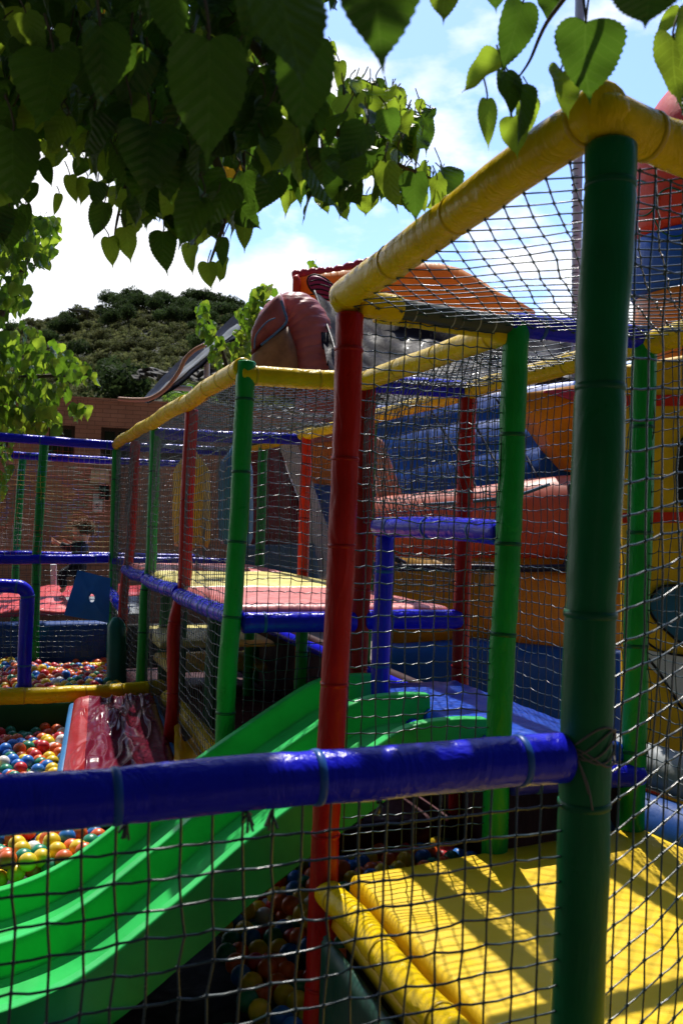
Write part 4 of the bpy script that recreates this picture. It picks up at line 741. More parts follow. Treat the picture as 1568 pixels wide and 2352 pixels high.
# ================================================================== SLIDE
sd_ = thing('wave_slide', 'bright green plastic double slide curving down to the left', 'slide', Q(2.1, .5, GR))
prof_t = [-.14, .0, .176, .356, .747, 1.0, 1.293, 1.517, 1.745, 2.1, 2.5]; prof_z = [-.735, -.73, -.75, -.84, -1.09, -1.285, -1.495, -1.585, -1.612, -1.618, -1.62]
tt = np.linspace(-.14, 2.5, 110); zz = smooth_path([(a, 0, b) for a, b in zip(prof_t, prof_z)], 600); zc = np.interp(tt, zz[:, 0], zz[:, 2]); S0 = Q(1.443+.24, .56, 0)
def sweep(poly, name, t_start=0, cut=None):
    m = MB(); n = len(poly); V_ = []
    for k, (t, z) in enumerate(zip(tt, zc)):
        g = (zc[min(k+1, 109)]-zc[max(k-1, 0)])/(tt[min(k+1, 109)]-tt[max(k-1, 0)]); nl = math.sqrt(1+g*g)
        for s, d in poly:
            # depth measured square to the chute
            off = Vector((0, 0, 1))*d*(1/nl)+(V*(g/nl))*d; hh = d if True else 0
            V_.append(S0-V*t+U*s+ZZ*(z)+Vector((0, 0, d*nl*.5+d*.5)))
    K = len(tt); F = [(k*n+i, k*n+(i+1) % n, (k+1)*n+(i+1) % n, (k+1)*n+i) for k in range(K-1) for i in range(n)]+[tuple(range(n))[::-1], tuple((K-1)*n+i for i in range(n))]
    m.add(V_, F, False); o = m.build(name, M['slide'], sd_); return o
DO = -.215; SP = .525
wl_ = [(-.036, DO), (-.036, -.125), (-.024, -.115), (-.008, -.03), (-.004, -.008), (.004, 0)]; wr_ = [(.052, 0), (.060, -.008), (.072, -.028), (.092, -.034), (.112, -.115), (.124, -.125), (.124, DO)]
sweep([(0, DO), (0, -.008), (.006, 0)]+wr_, 'side_wall'); sweep([(SP+a, b) for a, b in wl_+wr_], 'divider'); sweep([(2*SP+a, b) for a, b in wl_+[(.045, 0), (.05, -.008), (.05, DO)]], 'side_wall')
for s in (.126, SP+.126): sweep([(s, -.118), (s+.03, -.134), (s+.12, -.142), (s+.24, -.142), (s+.33, -.134), (s+SP-.164, -.118), (s+SP-.164, -.18), (s, -.18)], 'lane')
for k in sd_.children: 
    md = k.modifiers.new('bevel', 'BEVEL'); md.width = .004; md.segments = 2; md.limit_method = 'ANGLE'; md.angle_limit = R(40)
    for p in k.data.polygons: p.use_smooth = True
    k.data.set_sharp_from_angle(angle=R(38)) if hasattr(k.data, 'set_sharp_from_angle') else None
slab('slide_apron', 'small blue pad between the platform mat and the top of the slide', 'pad', [Q(A[1]+.25, .50, -.93), Q(2.6, .50, -.93), Q(2.6, .67, -.90), Q(A[1]+.25, .67, -.90)], .05, 'mat_blue', bulge=.01, edge=.03)
# ================================================================== BALLS
def mball(name, c):
    m, nt, bs = mat_new(name); n = noise(nt, 20, 4); r = ramp(nt, n.outputs[0], [(.3, mulc(c, .85)), (.7, mulc(c, 1.1))]); nt.links.new(r.outputs[0], bs.inputs['Base Color']); bs.inputs['Roughness'].default_value = .38
    bs.inputs['Subsurface Weight'].default_value = .15; bs.inputs['Subsurface Radius'].default_value = (.02, .02, .02); bump(nt, bs, n.outputs[0], .2, .002); return m
BC = {'orange': (.72, .13, .02), 'yellow': (.78, .55, .02), 'green': (.01, .22, .12), 'blue': (.02, .16, .55), 'red': (.52, .02, .03), 'white': (.7, .7, .68)}
BR = .041
def ball_mesh(c):
    import bmesh
    b = bmesh.new(); bmesh.ops.create_icosphere(b, subdivisions=3, radius=BR); me = bpy.data.meshes.new('ball'); b.to_mesh(me); b.free(); me.materials.append(mball(c+'_ball', BC[c])); me.polygons.foreach_set('use_smooth', [True]*len(me.polygons)); return me
BM = {c: ball_mesh(c) for c in BC}; names = list(BC); wts = np.array([.24, .21, .19, .19, .14, .03])
nball = 0; extra = {c: [] for c in BC}; brs = np.random.RandomState(3)
def pit(poly, zs, windows, where, group, maxn, layers=2):
    """hexagonal bed of balls inside a floor polygon; those in view become things"""
    global nball
    xs = [p.x for p in poly]; ys = [p.y for p in poly]; n = 0; cand = []
    for l in range(layers):
        y = min(ys); row = 0
        while y < max(ys):
            x = min(xs)+(row % 2)*BR*1.03+l*BR
            while x < max(xs):
                ins = False; j = len(poly)-1
                for i in range(len(poly)):
                    if (poly[i].y > y) != (poly[j].y > y) and x < (poly[j].x-poly[i].x)*(y-poly[i].y)/(poly[j].y-poly[i].y)+poly[i].x: ins = not ins
                    j = i
                if ins:
                    q = Vector((x+brs.uniform(-.008, .008), y+brs.uniform(-.008, .008), zs(x, y)-l*BR*1.5+brs.uniform(-.014, .022)))
                    if l == 0 and brs.rand() < .12: q.z -= .05
                    cand.append((q, l))
                x += BR*2.1
            y += BR*1.82; row += 1
    for q, l in cand:
        ds = q-S0; s_, t_ = ds.dot(U), -ds.dot(V)
        if -.06 < s_ < 1.17 and t_ > .75: continue
        c = names[brs.choice(6, p=wts)]; px, py, d = proj(q); vis = d > 0 and l == 0 and any(a-10 < px < b+10 and e-14 < py < f+14 for a, e, b, f in windows)
        if vis and n < maxn:
            o = bpy.data.objects.new('pool_ball', BM[c]); col.objects.link(o); o.location = q; o.rotation_euler = brs.uniform(0, 6, 3); roots.append(o); tag(o, '%s plastic ball %s' % (c, where), 'ball', group % c); n += 1
        else: extra[c].append(q)
    nball += n
def zbump(z, a=.02): return lambda x, y: z+fbm((x*2, y*2, 3), 1)*a
pit([P(-60, 1700, 6.75), P(150, 1700, 6.85), P(135, 1820, 5.4), P(-60, 1830, 5.1)], zbump(-1.50-BR, .04), [(0, 1690, 152, 1800)], 'heaped in the front ball pool left of the crumpled mat', '%s balls in the front pool', 75)
pit([P(-80, 1900, 4.95), P(160, 1900, 5.0), P(250, 1935, 4.5), P(150, 2000, 4.05), P(-80, 2080, 4.0)], zbump(-1.50-BR, .03), [(0, 1930, 235, 2015)], 'in the front ball pool just under the blue foreground rail', '%s balls under the foreground rail', 40)
bp = [P(-120, 1500, 9.6), P(262, 1500, 9.6), P(285, 1560, 7.35), P(-120, 1560, 6.9)]
pit(bp, lambda x, y: -1.46-BR+.07*math.exp(-((x+2.5)/.5)**2-((y-8.6)/.5)**2)+fbm((x*2, y*2, 3), 1)*.04, [(0, 1510, 250, 1590)], 'in the rear ball pool in front of the dark blue wall', '%s balls in the rear pool', 125)
pit([P(60, 2400, 2.7), P(735, 2400, 2.7), P(775, 2020, 3.9), P(620, 2020, 4.6), P(250, 2020, 4.2)], zbump(-1.74, .04), [(300, 2080, 745, 2352)], 'in the shade beneath the green slide', '%s balls in the shade beneath the slide', 60, 1)
pit([Q(A[1]+.15, .12, 0), Q(A[1]+.15, 1.1, 0), Q(A[2], 1.1, 0), Q(A[2], .12, 0)], zbump(-1.62, .05), [(880, 1860, 1030, 1950)], 'in the dark gap behind the yellow floor mat', '%s balls behind the yellow floor mat', 14)
import bmesh
for c in BC:
    if extra[c]:
        b = bmesh.new(); bmesh.ops.create_icosphere(b, subdivisions=2, radius=BR); me = bpy.data.meshes.new('t'); b.to_mesh(me); b.free(); bv = np.array([v.co for v in me.vertices]); bf = [tuple(p.vertices) for p in me.polygons]; m = MB()
        for q in extra[c]: m.add(bv+np.array(q), bf, True)
        tag(m.build('ball_fill', BM[c].materials[0]), '%s balls filling the rest of the ball pools' % c, 'balls', None, 'stuff')
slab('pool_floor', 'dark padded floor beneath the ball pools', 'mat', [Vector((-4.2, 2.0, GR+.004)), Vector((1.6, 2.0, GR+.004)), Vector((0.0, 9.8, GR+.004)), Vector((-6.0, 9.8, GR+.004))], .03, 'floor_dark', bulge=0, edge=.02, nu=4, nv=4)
# ================================================================== CHILD
def child():
    Y = 10.8; t = thing('person', 'small child with curly brown hair in dark clothes, one arm stretched out, behind the fence', 'person', P(165, 1366, Y))
    nodes = {}; edges = []
    def nd(k, px, py, r, dy=0, par=None): nodes[k] = (P(px, py, Y+dy), r); (edges.append((par, k)) if par else None)
    nd('pel', 180, 1303, .085); nd('bel', 181, 1287, .092, 0, 'pel'); nd('che', 187, 1264, .098, 0, 'bel'); nd('nec', 191, 1246, .045, 0, 'che'); nd('hd0', 188, 1238, .075, 0, 'nec')
    nd('hd1', 186, 1228, .112, 0, 'hd0'); nd('hd2', 188, 1215, .112, 0, 'hd1'); nd('hd3', 189, 1207, .075, 0, 'hd2'); nd('jaw', 178, 1236, .045, 0, 'hd0')
    nd('sl', 184, 1253, .036, -.09, 'che'); nd('el', 158, 1259, .028, -.12, 'sl'); nd('wl', 137, 1250, .020, -.12, 'el'); nd('pl', 131, 1245, .020, -.12, 'wl')
    nd('sr', 190, 1253, .036, .10, 'che'); nd('er', 174, 1262, .028, .2, 'sr'); nd('wr', 162, 1249, .019, .2, 'er'); nd('pr', 157, 1246, .018, .2, 'wr')
    nd('hl', 174, 1308, .062, -.06, 'pel'); nd('kl', 140, 1319, .050, -.12, 'hl'); nd('al', 147, 1352, .030, -.1, 'kl'); nd('fl', 138, 1360, .024, -.12, 'al')
    nd('hr', 182, 1310, .062, .07, 'pel'); nd('kr', 180, 1338, .045, .05, 'hr'); nd('ar', 186, 1364, .030, .1, 'kr'); nd('fr', 176, 1369, .024, .08, 'ar')
    def skin(sub, name, mat, grow=0, levels=2, root='pel'):
        ks = [k for k in nodes if k in sub]; idx = {k: i for i, k in enumerate(ks)}; me = bpy.data.meshes.new(name); b0 = Vector(t.location)
        me.from_pydata([tuple(nodes[k][0]-b0) for k in ks], [(idx[a], idx[b]) for a, b in edges if a in idx and b in idx], []); o = bpy.data.objects.new(name, me); col.objects.link(o); o.parent = t
        md = o.modifiers.new('skin', 'SKIN'); 
        for k in ks: sv = me.skin_vertices[0].data[idx[k]]; sv.radius = (nodes[k][1]+grow,)*2; sv.use_root = (k == root)
        md.use_smooth_shade = True; s2 = o.modifiers.new('sub', 'SUBSURF'); s2.levels = levels; s2.render_levels = levels
        bpy.context.view_layer.update(); dg = bpy.context.evaluated_depsgraph_get(); nm = bpy.data.meshes.new_from_object(o.evaluated_get(dg)); o.modifiers.clear(); o.data = nm; nm.materials.clear(); nm.materials.append(mat)
        nm.polygons.foreach_set('use_smooth', [True]*len(nm.polygons)); return o
    sk = pvc('skin', (.75, .42, .27), rough=.5, b=0, wear=.2)
    for hand, sgn in (('pl', 1), ('pr', 1)):
        c = nodes[hand][0]
        for k in range(5):
            a = R(-35+17*k); nodes[hand+'f%d' % k] = (c+Vector((-.035*math.cos(a), -.006*k, .035*math.sin(a)+.01)), .0075); edges.append((hand, hand+'f%d' % k)); nodes[hand+'t%d' % k] = (c+Vector((-.062*math.cos(a*.8), -.008*k, .06*math.sin(a)+.015)), .006); edges.append((hand+'f%d' % k, hand+'t%d' % k))
    skin(set(nodes), 'body', sk, 0, 2)
    cl = pvc('dark_shirt', (.03, .034, .04), rough=.8, b=.5, wear=.4)
    skin({'pel', 'bel', 'che', 'nec', 'sl', 'el', 'wl', 'sr', 'er', 'wr'}, 'shirt', cl, .018, 2)
    tr_ = skin({'pel', 'bel', 'hl', 'kl', 'al', 'hr', 'kr', 'ar'}, 'trousers', pvc('black_trousers', (.008, .01, .016), rough=.85, wear=.3), .014, 2, 'bel')
    # ear, eye, nose
    m = MB(); c = P(187, 1229, Y)+Vector((0, -.095, 0)); V_ = []
    for i in range(9):
        for j in range(12): th = math.pi*i/8; ph = 2*math.pi*j/12; V_.append(c+Vector((.020*math.sin(th)*math.cos(ph), .010*math.sin(th)*math.sin(ph), .028*math.cos(th))))
    m.add(V_, [(i*12+j, (i+1)*12+j, (i+1)*12+(j+1) % 12, i*12+(j+1) % 12) for i in range(8) for j in range(12)], True); m.build('ear', pvc('ear_skin', (.6, .34, .26), rough=.5, b=0), t)
    for (px, py, dy, s_, nm, mt) in ((168.5, 1230, -.01, .014, 'nose', sk), (171.5, 1225, -.048, .010, 'eye', M['black']), (171.5, 1237, -.02, .012, 'mouth', M['pink'])):
        m = MB(); c = P(px, py, Y)+Vector((0, dy, 0)); V_ = []
        for i in range(7):
            for j in range(10): th = math.pi*i/6; ph = 2*math.pi*j/10; V_.append(c+s_*Vector((math.sin(th)*math.cos(ph), math.sin(th)*math.sin(ph), math.cos(th))))
        m.add(V_, [(i*10+j, (i+1)*10+j, (i+1)*10+(j+1) % 10, i*10+(j+1) % 10) for i in range(6) for j in range(10)], True); m.build(nm, mt, t)
    m = MB(); hc_ = P(191.5, 1217, Y); V_ = []
    for i in range(11):
        for j in range(20):
            th = math.pi*.62*i/10; ph = 2*math.pi*j/20; r_ = 1 if math.cos(ph) > -.15 or i < 5 else .80; V_.append(hc_+Vector((.104*math.sin(th)*math.cos(ph)*r_, .104*math.sin(th)*math.sin(ph), .10*math.cos(th)+.004*math.sin(7*ph+i))))
    m.add(V_, [(i*20+j, (i+1)*20+j, (i+1)*20+(j+1) % 20, i*20+(j+1) % 20) for i in range(10) for j in range(20)], True); m.build('hair', pvc('hair_base', (.09, .05, .025), rough=.6, b=0), t)
    # hair: many short curls over the skull
    m = MB(); hc_ = P(191.5, 1217, Y); rs = np.random.RandomState(5)
    for i in range(1500):
        d = rs.normal(size=3); d /= np.linalg.norm(d)
        if d[2] < -.45 or (d[0] < -.12 and d[2] < .36): continue
        p = np.array(hc_)+d*np.array([.102, .102, .095]); q = p+d*.012+rs.normal(size=3)*.012; q2 = q+rs.normal(size=3)*.012; segs_mesh(m, [p-d*.01, p, q], [p, q, q2], .0035, 4)
    m.build('curls', pvc('brown_hair', (.28, .17, .09), rough=.5, b=0), t)
child()
# ================================================================== LEAVES
half = [(0, .0), (.08, .03), (.20, .045), (.33, .005), (.43, -.09), (.47, -.21), (.46, -.37), (.41, -.53), (.33, -.67), (.23, -.79), (.115, -.90), (.04, -.98), (0, -1.14)]
def leaf_template(n, serr):
    pp = smooth_path([(x, y, 0) for x, y in half], n); x, y = pp[:, 0].copy(), pp[:, 1].copy()
    if serr:
        for i in range(2, n-2): k = 1+(serr if i % 2 else -serr*.5)/max(.12, x[i])*.5; x[i] *= k
    ym = np.minimum(y, 0); ym = np.minimum.accumulate(ym); ym[-1] = y[-1]
    V_ = []; UV_ = []; F = []
    for i in range(n): V_.append((0, ym[i])); 
    for s in (-1, 1):
        o1 = len(V_)
        for i in range(n): V_.append((s*x[i]*.5, (ym[i]+y[i])/2))
        o2 = len(V_)
        for i in range(n): V_.append((s*x[i], y[i]))
        for i in range(n-1):
            a = (i, i+1, o1+i+1, o1+i); b = (o1+i, o1+i+1, o2+i+1, o2+i)
            F += [a if s > 0 else a[::-1], b if s > 0 else b[::-1]]
    return np.array(V_), F
LT = {'hi': leaf_template(45, .035), 'mid': leaf_template(19, .035), 'lo': leaf_template(7, 0)}
class LeafSet:
    def __init__(s): s.m = MB(); s.st = MB(); s.segs = []
    def leaf(s, base, tipdir, nrm, L, lod='mid', curl=None, width=1.0, pet=True, mi=0, wav=.05):
        T, F = LT[lod]; t = np.array(tipdir, float); t /= np.linalg.norm(t); n = np.array(nrm, float); n -= t*np.dot(n, t); n /= np.linalg.norm(n)+1e-9; sx = np.cross(n, t)*-1
        width = width*random.uniform(.78, 1.12); v = -T[:, 1]; u = T[:, 0]*width*(1+.10*random.uniform(-1, 1)*np.sign(T[:, 0]))+random.uniform(-.16, .16)*v*v; v = v*(1+.06*random.uniform(-1, 1)*np.sign(T[:, 0])*np.abs(T[:, 0])*2); fold = random.uniform(.05, .75) if curl is None else curl; droop = random.uniform(-.1, .55)
        z = np.abs(u)*fold-droop*v*v*np.sign(v)*.6+wav*np.sin(v*9+random.uniform(0, 6)+np.sign(u)*1.3)*np.abs(u)*3
        Pt = np.array(base)[None]+L/1.12*(u[:, None]*sx+v[:, None]*t+z[:, None]*n)
        s.m.add(Pt, F, True, mi, uv=np.stack([T[:, 0], v], 1))
        if pet:
            b = np.array(base); up = b-t*L*.22+np.array([random.uniform(-.02, .02), random.uniform(-.02, .02), L*.22]); tube(s.st, smooth_path([b, b-t*L*.14, up], 4), .0012+L*.006, 4, cap=False, rnd=False)
            return up
    def build(s, root, mats, nm='foliage'):
        s.m.build(nm, mats, root)
        if s.st.n: s.st.build('twigs', M['bark'], root)
def sunny(p):
    # gaps cut into the crown so that sunlight reaches the right half of the near rail and the top rails
    for z0, x0, x1, y0, y1, th in ((-.42, -.30, .62, 1.45, 2.1, -.25), (.78, -.2, .27, 2.2, 3.6, -.3), (-1.75, -1.7, -.2, 2.7, 4.3, -.22)):
        k = (p[2]-z0)/sd.z; qx, qy = p[0]-sd.x*k, p[1]-sd.y*k
        if k > 0 and x0 < qx < x1 and y0 < qy < y1 and mnoise.noise(Vector((qx*4, qy*4, 3))) > th: return True
    return False
def inpoly(x, y, poly):
    ins = False; j = len(poly)-1
    for i in range(len(poly)):
        if (poly[i][1] > y) != (poly[j][1] > y) and x < (poly[j][0]-poly[i][0])*(y-poly[i][1])/(poly[j][1]-poly[i][1])+poly[i][0]: ins = not ins
        j = i
    return ins
mul = thing('mulberry_tree', 'leafy broad-leaved tree overhanging the camera from the top left, with big heart-shaped leaves', 'tree', (-1.9, .3, GR))
LS = LeafSet(); mats_l = [M['leaf'], M['leaf_young'], M['leaf_yellow']]
def handleaf(sx, sy, tx, ty, Y, tilt=0, width=1.0, mi=0, lod='hi', dy=0, yaw=None):
    b = P(sx, sy, Y); t = P(tx, ty, Y+dy); L = (t-b).length*1.0
    n = Vector((math.sin(tilt), -1, .35)) if yaw is None else Vector((math.sin(yaw), -math.cos(yaw), .3)); LS.leaf(b, t-b, n, L, lod, width=width, mi=mi)
    return b
HL = [ # right cluster
 (1345, 50, 1328, 238, 1.55, .0, 1.05, 0), (1200, 5, 1160, 152, 1.7, .3, .8, 0), (1150, 138, 1048, 212, 1.75, -.3, .85, 1), (1160, 165, 1190, 275, 1.72, .2, .62, 0), (1185, 200, 1228, 330, 1.74, .9, .62, 0), (1118, 228, 1117, 348, 1.8, .1, .60, 1),
 (1215, 222, 1190, 330, 1.86, .2, .8, 1), (1176, 268, 1184, 360, 1.84, -.2, .75, 1), (1290, 165, 1296, 268, 1.7, .2, .9, 1), (860, -70, 866, 128, 1.15, .0, 1.1, 0), (1010, -60, 1040, 52, 1.7, .3, .9, 1), (1492, -60, 1492, 64, 1.2, -.2, 1.8, 0), (1545, 85, 1536, 243, 1.7, .0, .7, 1), (1600, 20, 1562, 150, 1.6, .1, .9, 1), (1560, 20, 1495, 84, 1.9, .2, .5, 1), (1255, -20, 1270, 50, 1.8, 0, .9, 0), (1140, -60, 1130, 28, 1.6, 0, 1, 0), (1590, 120, 1575, 215, 1.75, .2, 1, 0),
 # big ones, centre-left
 (480, 92, 487, 388, 1.35, .0, .95, 0), (700, 92, 680, 325, 1.5, -.1, .85, 0), (630, -70, 705, 212, 1.1, .3, .85, 0), (345, 288, 335, 445, 1.9, .2, .95, 0), (230, 60, 250, 260, 1.6, .4, .8, 0), (120, 120, 110, 300, 1.7, .0, .9, 0), (600, -60, 560, 110, 1.3, .5, .9, 0), (400, -40, 395, 120, 1.5, -.4, .9, 0), (30, 300, 20, 480, 1.9, .3, .8, 0), (300, 100, 305, 270, 1.9, .8, .8, 0),
 # small rim leaves
 (250, 545, 262, 617, 2.6, .2, .8, 1), (288, 522, 305, 602, 2.6, -.2, .85, 1), (375, 532, 367, 622, 2.5, .1, .8, 0), (447, 563, 430, 632, 2.7, -.3, .75, 1), (478, 604, 479, 668, 2.7, .1, .75, 1), (512, 545, 503, 618, 2.65, .3, .6, 0), (515, 598, 515, 652, 2.75, -.5, .7, 1), (562, 495, 563, 583, 2.5, .1, .65, 1), (240, 465, 215, 552, 2.7, .4, .8, 0), (305, 460, 295, 540, 2.6, .1, .7, 0), (405, 470, 412, 560, 2.5, .1, .9, 0), (630, 400, 598, 482, 2.3, .3, .95, 0), (680, 400, 695, 475, 2.6, 0, .6, 0), (560, 395, 575, 480, 2.4, .2, .8, 0), (460, 420, 470, 530, 2.3, .1, .8, 0), (340, 420, 345, 510, 2.4, .1, .8, 0),
 (820, 335, 815, 432, 2.3, .1, .9, 0), (842, 448, 845, 493, 2.8, 0, 1.35, 1), (886, 372, 903, 486, 2.4, .15, .62, 1), (953, 398, 948, 513, 2.3, -.1, .78, 0), (1003, 412, 1006, 490, 2.6, .2, .6, 1), (1015, 385, 1036, 472, 2.7, 1.0, .7, 0), (870, 222, 871, 282, 2.9, .2, 1.1, 0), (905, 205, 938, 262, 3.0, -.2, .6, 1), (962, 228, 978, 285, 3.0, .2, .5, 1), (965, 265, 995, 338, 2.9, .3, .75, 0), (930, 270, 925, 345, 2.7, .1, .9, 0), (770, 455, 792, 512, 2.7, .2, .9, 1), (735, 450, 760, 490, 2.8, -.3, .8, 1), (790, 385, 798, 500, 2.5, .6, .6, 0), (760, 95, 772, 135, 3.0, 0, .7, 1), (778, 142, 786, 214, 2.9, .1, .5, 1), (822, 205, 848, 232, 3.0, .2, .6, 1), (860, 290, 900, 345, 2.6, .7, .5, 0), (900, 330, 950, 380, 2.6, .9, .35, 0), (740, 245, 745, 330, 2.6, .1, .7, 1), (800, 300, 850, 345, 2.5, .3, .7, 1), (895, 455, 940, 470, 2.6, .2, .8, 1), (985, 260, 990, 300, 3.0, 0, .5, 1), (957, 235, 962, 262, 3.2, 0, .6, 2), (945, 315, 955, 372, 2.6, -.2, .6, 1),
 (142, 340, 108, 392, 2.7, .1, 1.0, 1), (190, 362, 180, 412, 2.8, .3, .9, 0), (235, 372, 240, 402, 2.9, 0, .9, 1), (90, 370, 128, 428, 2.6, .4, .7, 0), (70, 420, 68, 470, 2.6, .1, 1.0, 0), (160, 402, 172, 472, 2.7, .2, .7, 1), (200, 410, 185, 465, 2.7, .2, .8, 1), (225, 418, 225, 478, 2.6, -.2, 1.0, 0), (135, 445, 128, 490, 2.8, .3, .5, 1), (50, 380, 30, 450, 2.6, .5, .7, 0), (20, 480, 15, 582, 2.5, .4, .8, 0), (60, 470, 62, 545, 2.6, .1, .5, 0), (5, 420, 10, 520, 2.6, .1, .9, 0)]
tips = []
for h in HL:
    b = handleaf(*h[:5], tilt=h[5], width=h[6], mi=h[7], dy=random.uniform(-.04, .04)); tips.append(b)
# branches and stems that carry the rim leaves
def branch(pts, r0, r1): m = MB(); tube(m, smooth_path([P(*p) for p in pts], 30), np.linspace(r0, r1, 30), 7); m.build('branch', M['bark'], mul)
for pts, r0, r1 in (([(-400, -700, 2.6), (0, -100, 2.7), (260, 120, 2.6), (470, 330, 2.5), (520, 470, 2.6), (480, 610, 2.75)], .03, .003), ([(200, -300, 2.4), (500, 0, 2.5), (700, 250, 2.6), (830, 330, 2.6), (920, 380, 2.6), (1020, 420, 2.7)], .02, .002), ([(700, 250, 2.6), (760, 280, 2.7), (880, 240, 2.9), (970, 260, 3.0)], .006, .002),
                    ([(1330, -400, 1.7), (1338, -100, 1.65), (1250, 60, 1.75), (1215, 140, 1.78), (1180, 190, 1.8)], .006, .0015), ([(1330, -100, 1.6), (1345, 50, 1.55)], .004, .002), ([(0, -100, 2.6), (60, 200, 2.7), (220, 330, 2.7), (130, 350, 2.8)], .010, .002), ([(300, 100, 2.6), (300, 350, 2.7), (270, 500, 2.7), (262, 545, 2.7)], .008, .002), ([(560, 300, 2.5), (555, 430, 2.5), (512, 545, 2.65)], .006, .0015), ([(1600, -200, 1.8), (1590, 0, 1.75), (1545, 85, 1.7)], .004, .0015), ([(620, 380, 2.6), (720, 450, 2.7), (840, 448, 2.8)], .004, .0015)):
    branch(pts, r0, r1)
mass = [(-20, -20), (790, -20), (795, 40), (748, 70), (742, 110), (765, 200), (800, 235), (870, 255), (930, 300), (900, 345), (840, 340), (790, 400), (720, 420), (650, 400), (620, 420), (570, 440), (540, 470), (470, 500), (400, 480), (340, 470), (300, 440), (255, 400), (238, 330), (180, 300), (90, 310), (50, 350), (30, 420), (15, 500), (-20, 540)]
k = 0
while k < 1050:
    x, y = random.uniform(-20, 940), random.uniform(-20, 545)
    if not inpoly(x, y, mass): continue
    dark = max(0, 1-math.hypot((x-300)/520, (y-120)/330)); Y = random.uniform(1.9, 4.4)
    L = random.uniform(.06, .135)*(1 if Y > 2.4 else .9); b = P(x, y-30*2/Y, Y)
    if sunny(b): continue
    a = random.uniform(0, 6.28); td_ = Vector((math.cos(a)*.6, math.sin(a)*.6, -1.0)); nn = Vector((random.uniform(-.9, .9), random.uniform(-1.2, .3), random.uniform(.2, 1.2)))
    LS.leaf(b, td_, nn, L, 'mid', mi=1 if random.random() < .18 else (2 if random.random() < .015 else 0)); k += 1
rim = [(90, 320), (180, 300), (240, 340), (260, 400), (300, 440), (340, 470), (400, 480), (470, 500), (540, 470), (570, 440), (650, 400), (720, 420), (790, 400), (840, 345), (900, 345), (930, 300), (870, 255), (800, 235)]
for k in range(60):
    i = random.randrange(2); t = random.random(); A_, B_ = (((820, 320), (1030, 430)), ((760, 200), (985, 265)))[i]; x = A_[0]*(1-t)+B_[0]*t+random.uniform(-20, 14); y = A_[1]*(1-t)+B_[1]*t+random.uniform(-25, 50)
    Y = random.uniform(2.5, 3.1); a = random.uniform(0, 6.28); LS.leaf(P(x, y, Y), (math.cos(a)*.8, math.sin(a)*.5, -1), (random.uniform(-1.2, 1.2), random.uniform(-1.2, .3), random.uniform(.1, 1.2)), random.uniform(.05, .10), 'mid', mi=1 if random.random() < .5 else 0)
for k in range(190):
    i = random.randrange(len(rim)-1); t = random.random(); x = rim[i][0]*(1-t)+rim[i+1][0]*t+random.uniform(-22, 22); y = rim[i][1]*(1-t)+rim[i+1][1]*t+random.uniform(-50, 22)+(-25 if i > 14 else 0)
    if 60 < x < 215 and y > 370: continue
    Y = random.uniform(2.4, 3.3); a = random.uniform(0, 6.28); LS.leaf(P(x, y, Y), (math.cos(a)*.7, math.sin(a)*.5, -1), (random.uniform(-1.2, 1.2), random.uniform(-1.2, .3), random.uniform(.1, 1.2)), random.uniform(.06, .11), 'mid', mi=1 if random.random() < .45 else 0)
# unseen leaves added above and behind the view to shade the foreground
k = 0
while k < 4200:
    x, y, z = random.uniform(-4.5, 2.6), random.uniform(-3.2, 4.2), random.uniform(.9, 3.4)
    if y > .1:
        px, py, d = proj((x, y, z))
        if d > .2 and -60 < px < 1620 and py > -260: continue
    if math.hypot((x+1.4)/3.6, (y-.0)/3.9) > 1: continue
    # gaps where the sun comes through
    if mnoise.noise(Vector((x, y, z))*1.1) > .2: continue
    if sunny((x, y, z)): continue
    a = random.uniform(0, 6.28); LS.leaf((x, y, z), (math.cos(a), math.sin(a), -.8), (random.uniform(-.5, .5), random.uniform(-.5, .5), 1), random.uniform(.11, .17), 'lo', pet=False); k += 1
k = 0
while k < 3000:                            # unseen leaves added just over the top of the view to shade those below
    x, y, z = (random.uniform(-3.6, .4), random.uniform(1.4, 6.4), random.uniform(.9, 4.2)) if k % 2 else (random.uniform(-3.0, .0), random.uniform(.9, 4.0), random.uniform(1.1, 2.8)); px, py, d = proj((x, y, z))
    if py > -40 or py < -1900 or x > .2-(y-2)*.33: continue
    if mnoise.noise(Vector((x, y, z))*.9+Vector((3, 1, 2))) > .3: continue
    if sunny((x, y, z)): continue
    a = random.uniform(0, 6.28); LS.leaf((x, y, z), (math.cos(a), math.sin(a), -.8), (random.uniform(-.5, .5), random.uniform(-.5, .5), 1), random.uniform(.11, .17), 'lo', pet=False); k += 1
for k in range(110):                        # unseen leaves added to shade the near corner post
    x, y, z = random.uniform(.15, 1.3), random.uniform(1.45, 2.4), random.uniform(1.25, 2.1)
    if proj((x, y, z))[1] > -40 or mnoise.noise(Vector((x, y, z))*2.1) > .3: continue
    a = random.uniform(0, 6.28); LS.leaf((x, y, z), (math.cos(a), math.sin(a), -.8), (random.uniform(-.5, .5), random.uniform(-.5, .5), 1), random.uniform(.11, .17), 'lo', pet=False)
LS.build(mul, mats_l)
m = MB(); tube(m, smooth_path([(-1.9, .3, GR), (-1.85, .25, -.4), (-1.6, .4, 1.0), (-1.3, .7, 1.8)], 40), np.linspace(.14, .07, 40), 16); tube(m, smooth_path([(-1.7, .3, .8), (-1.2, 0, 1.6), (.2, -.4, 2.4), (1.2, .2, 2.6)], 30), np.linspace(.08, .02, 30), 10); tube(m, smooth_path([(-1.75, .3, .6), (-2.2, .9, 1.3), (-2.4, 1.9, 1.9), (-2.0, 2.6, 2.4)], 30), np.linspace(.08, .02, 30), 10); m.build('trunk', M['bark'], mul)
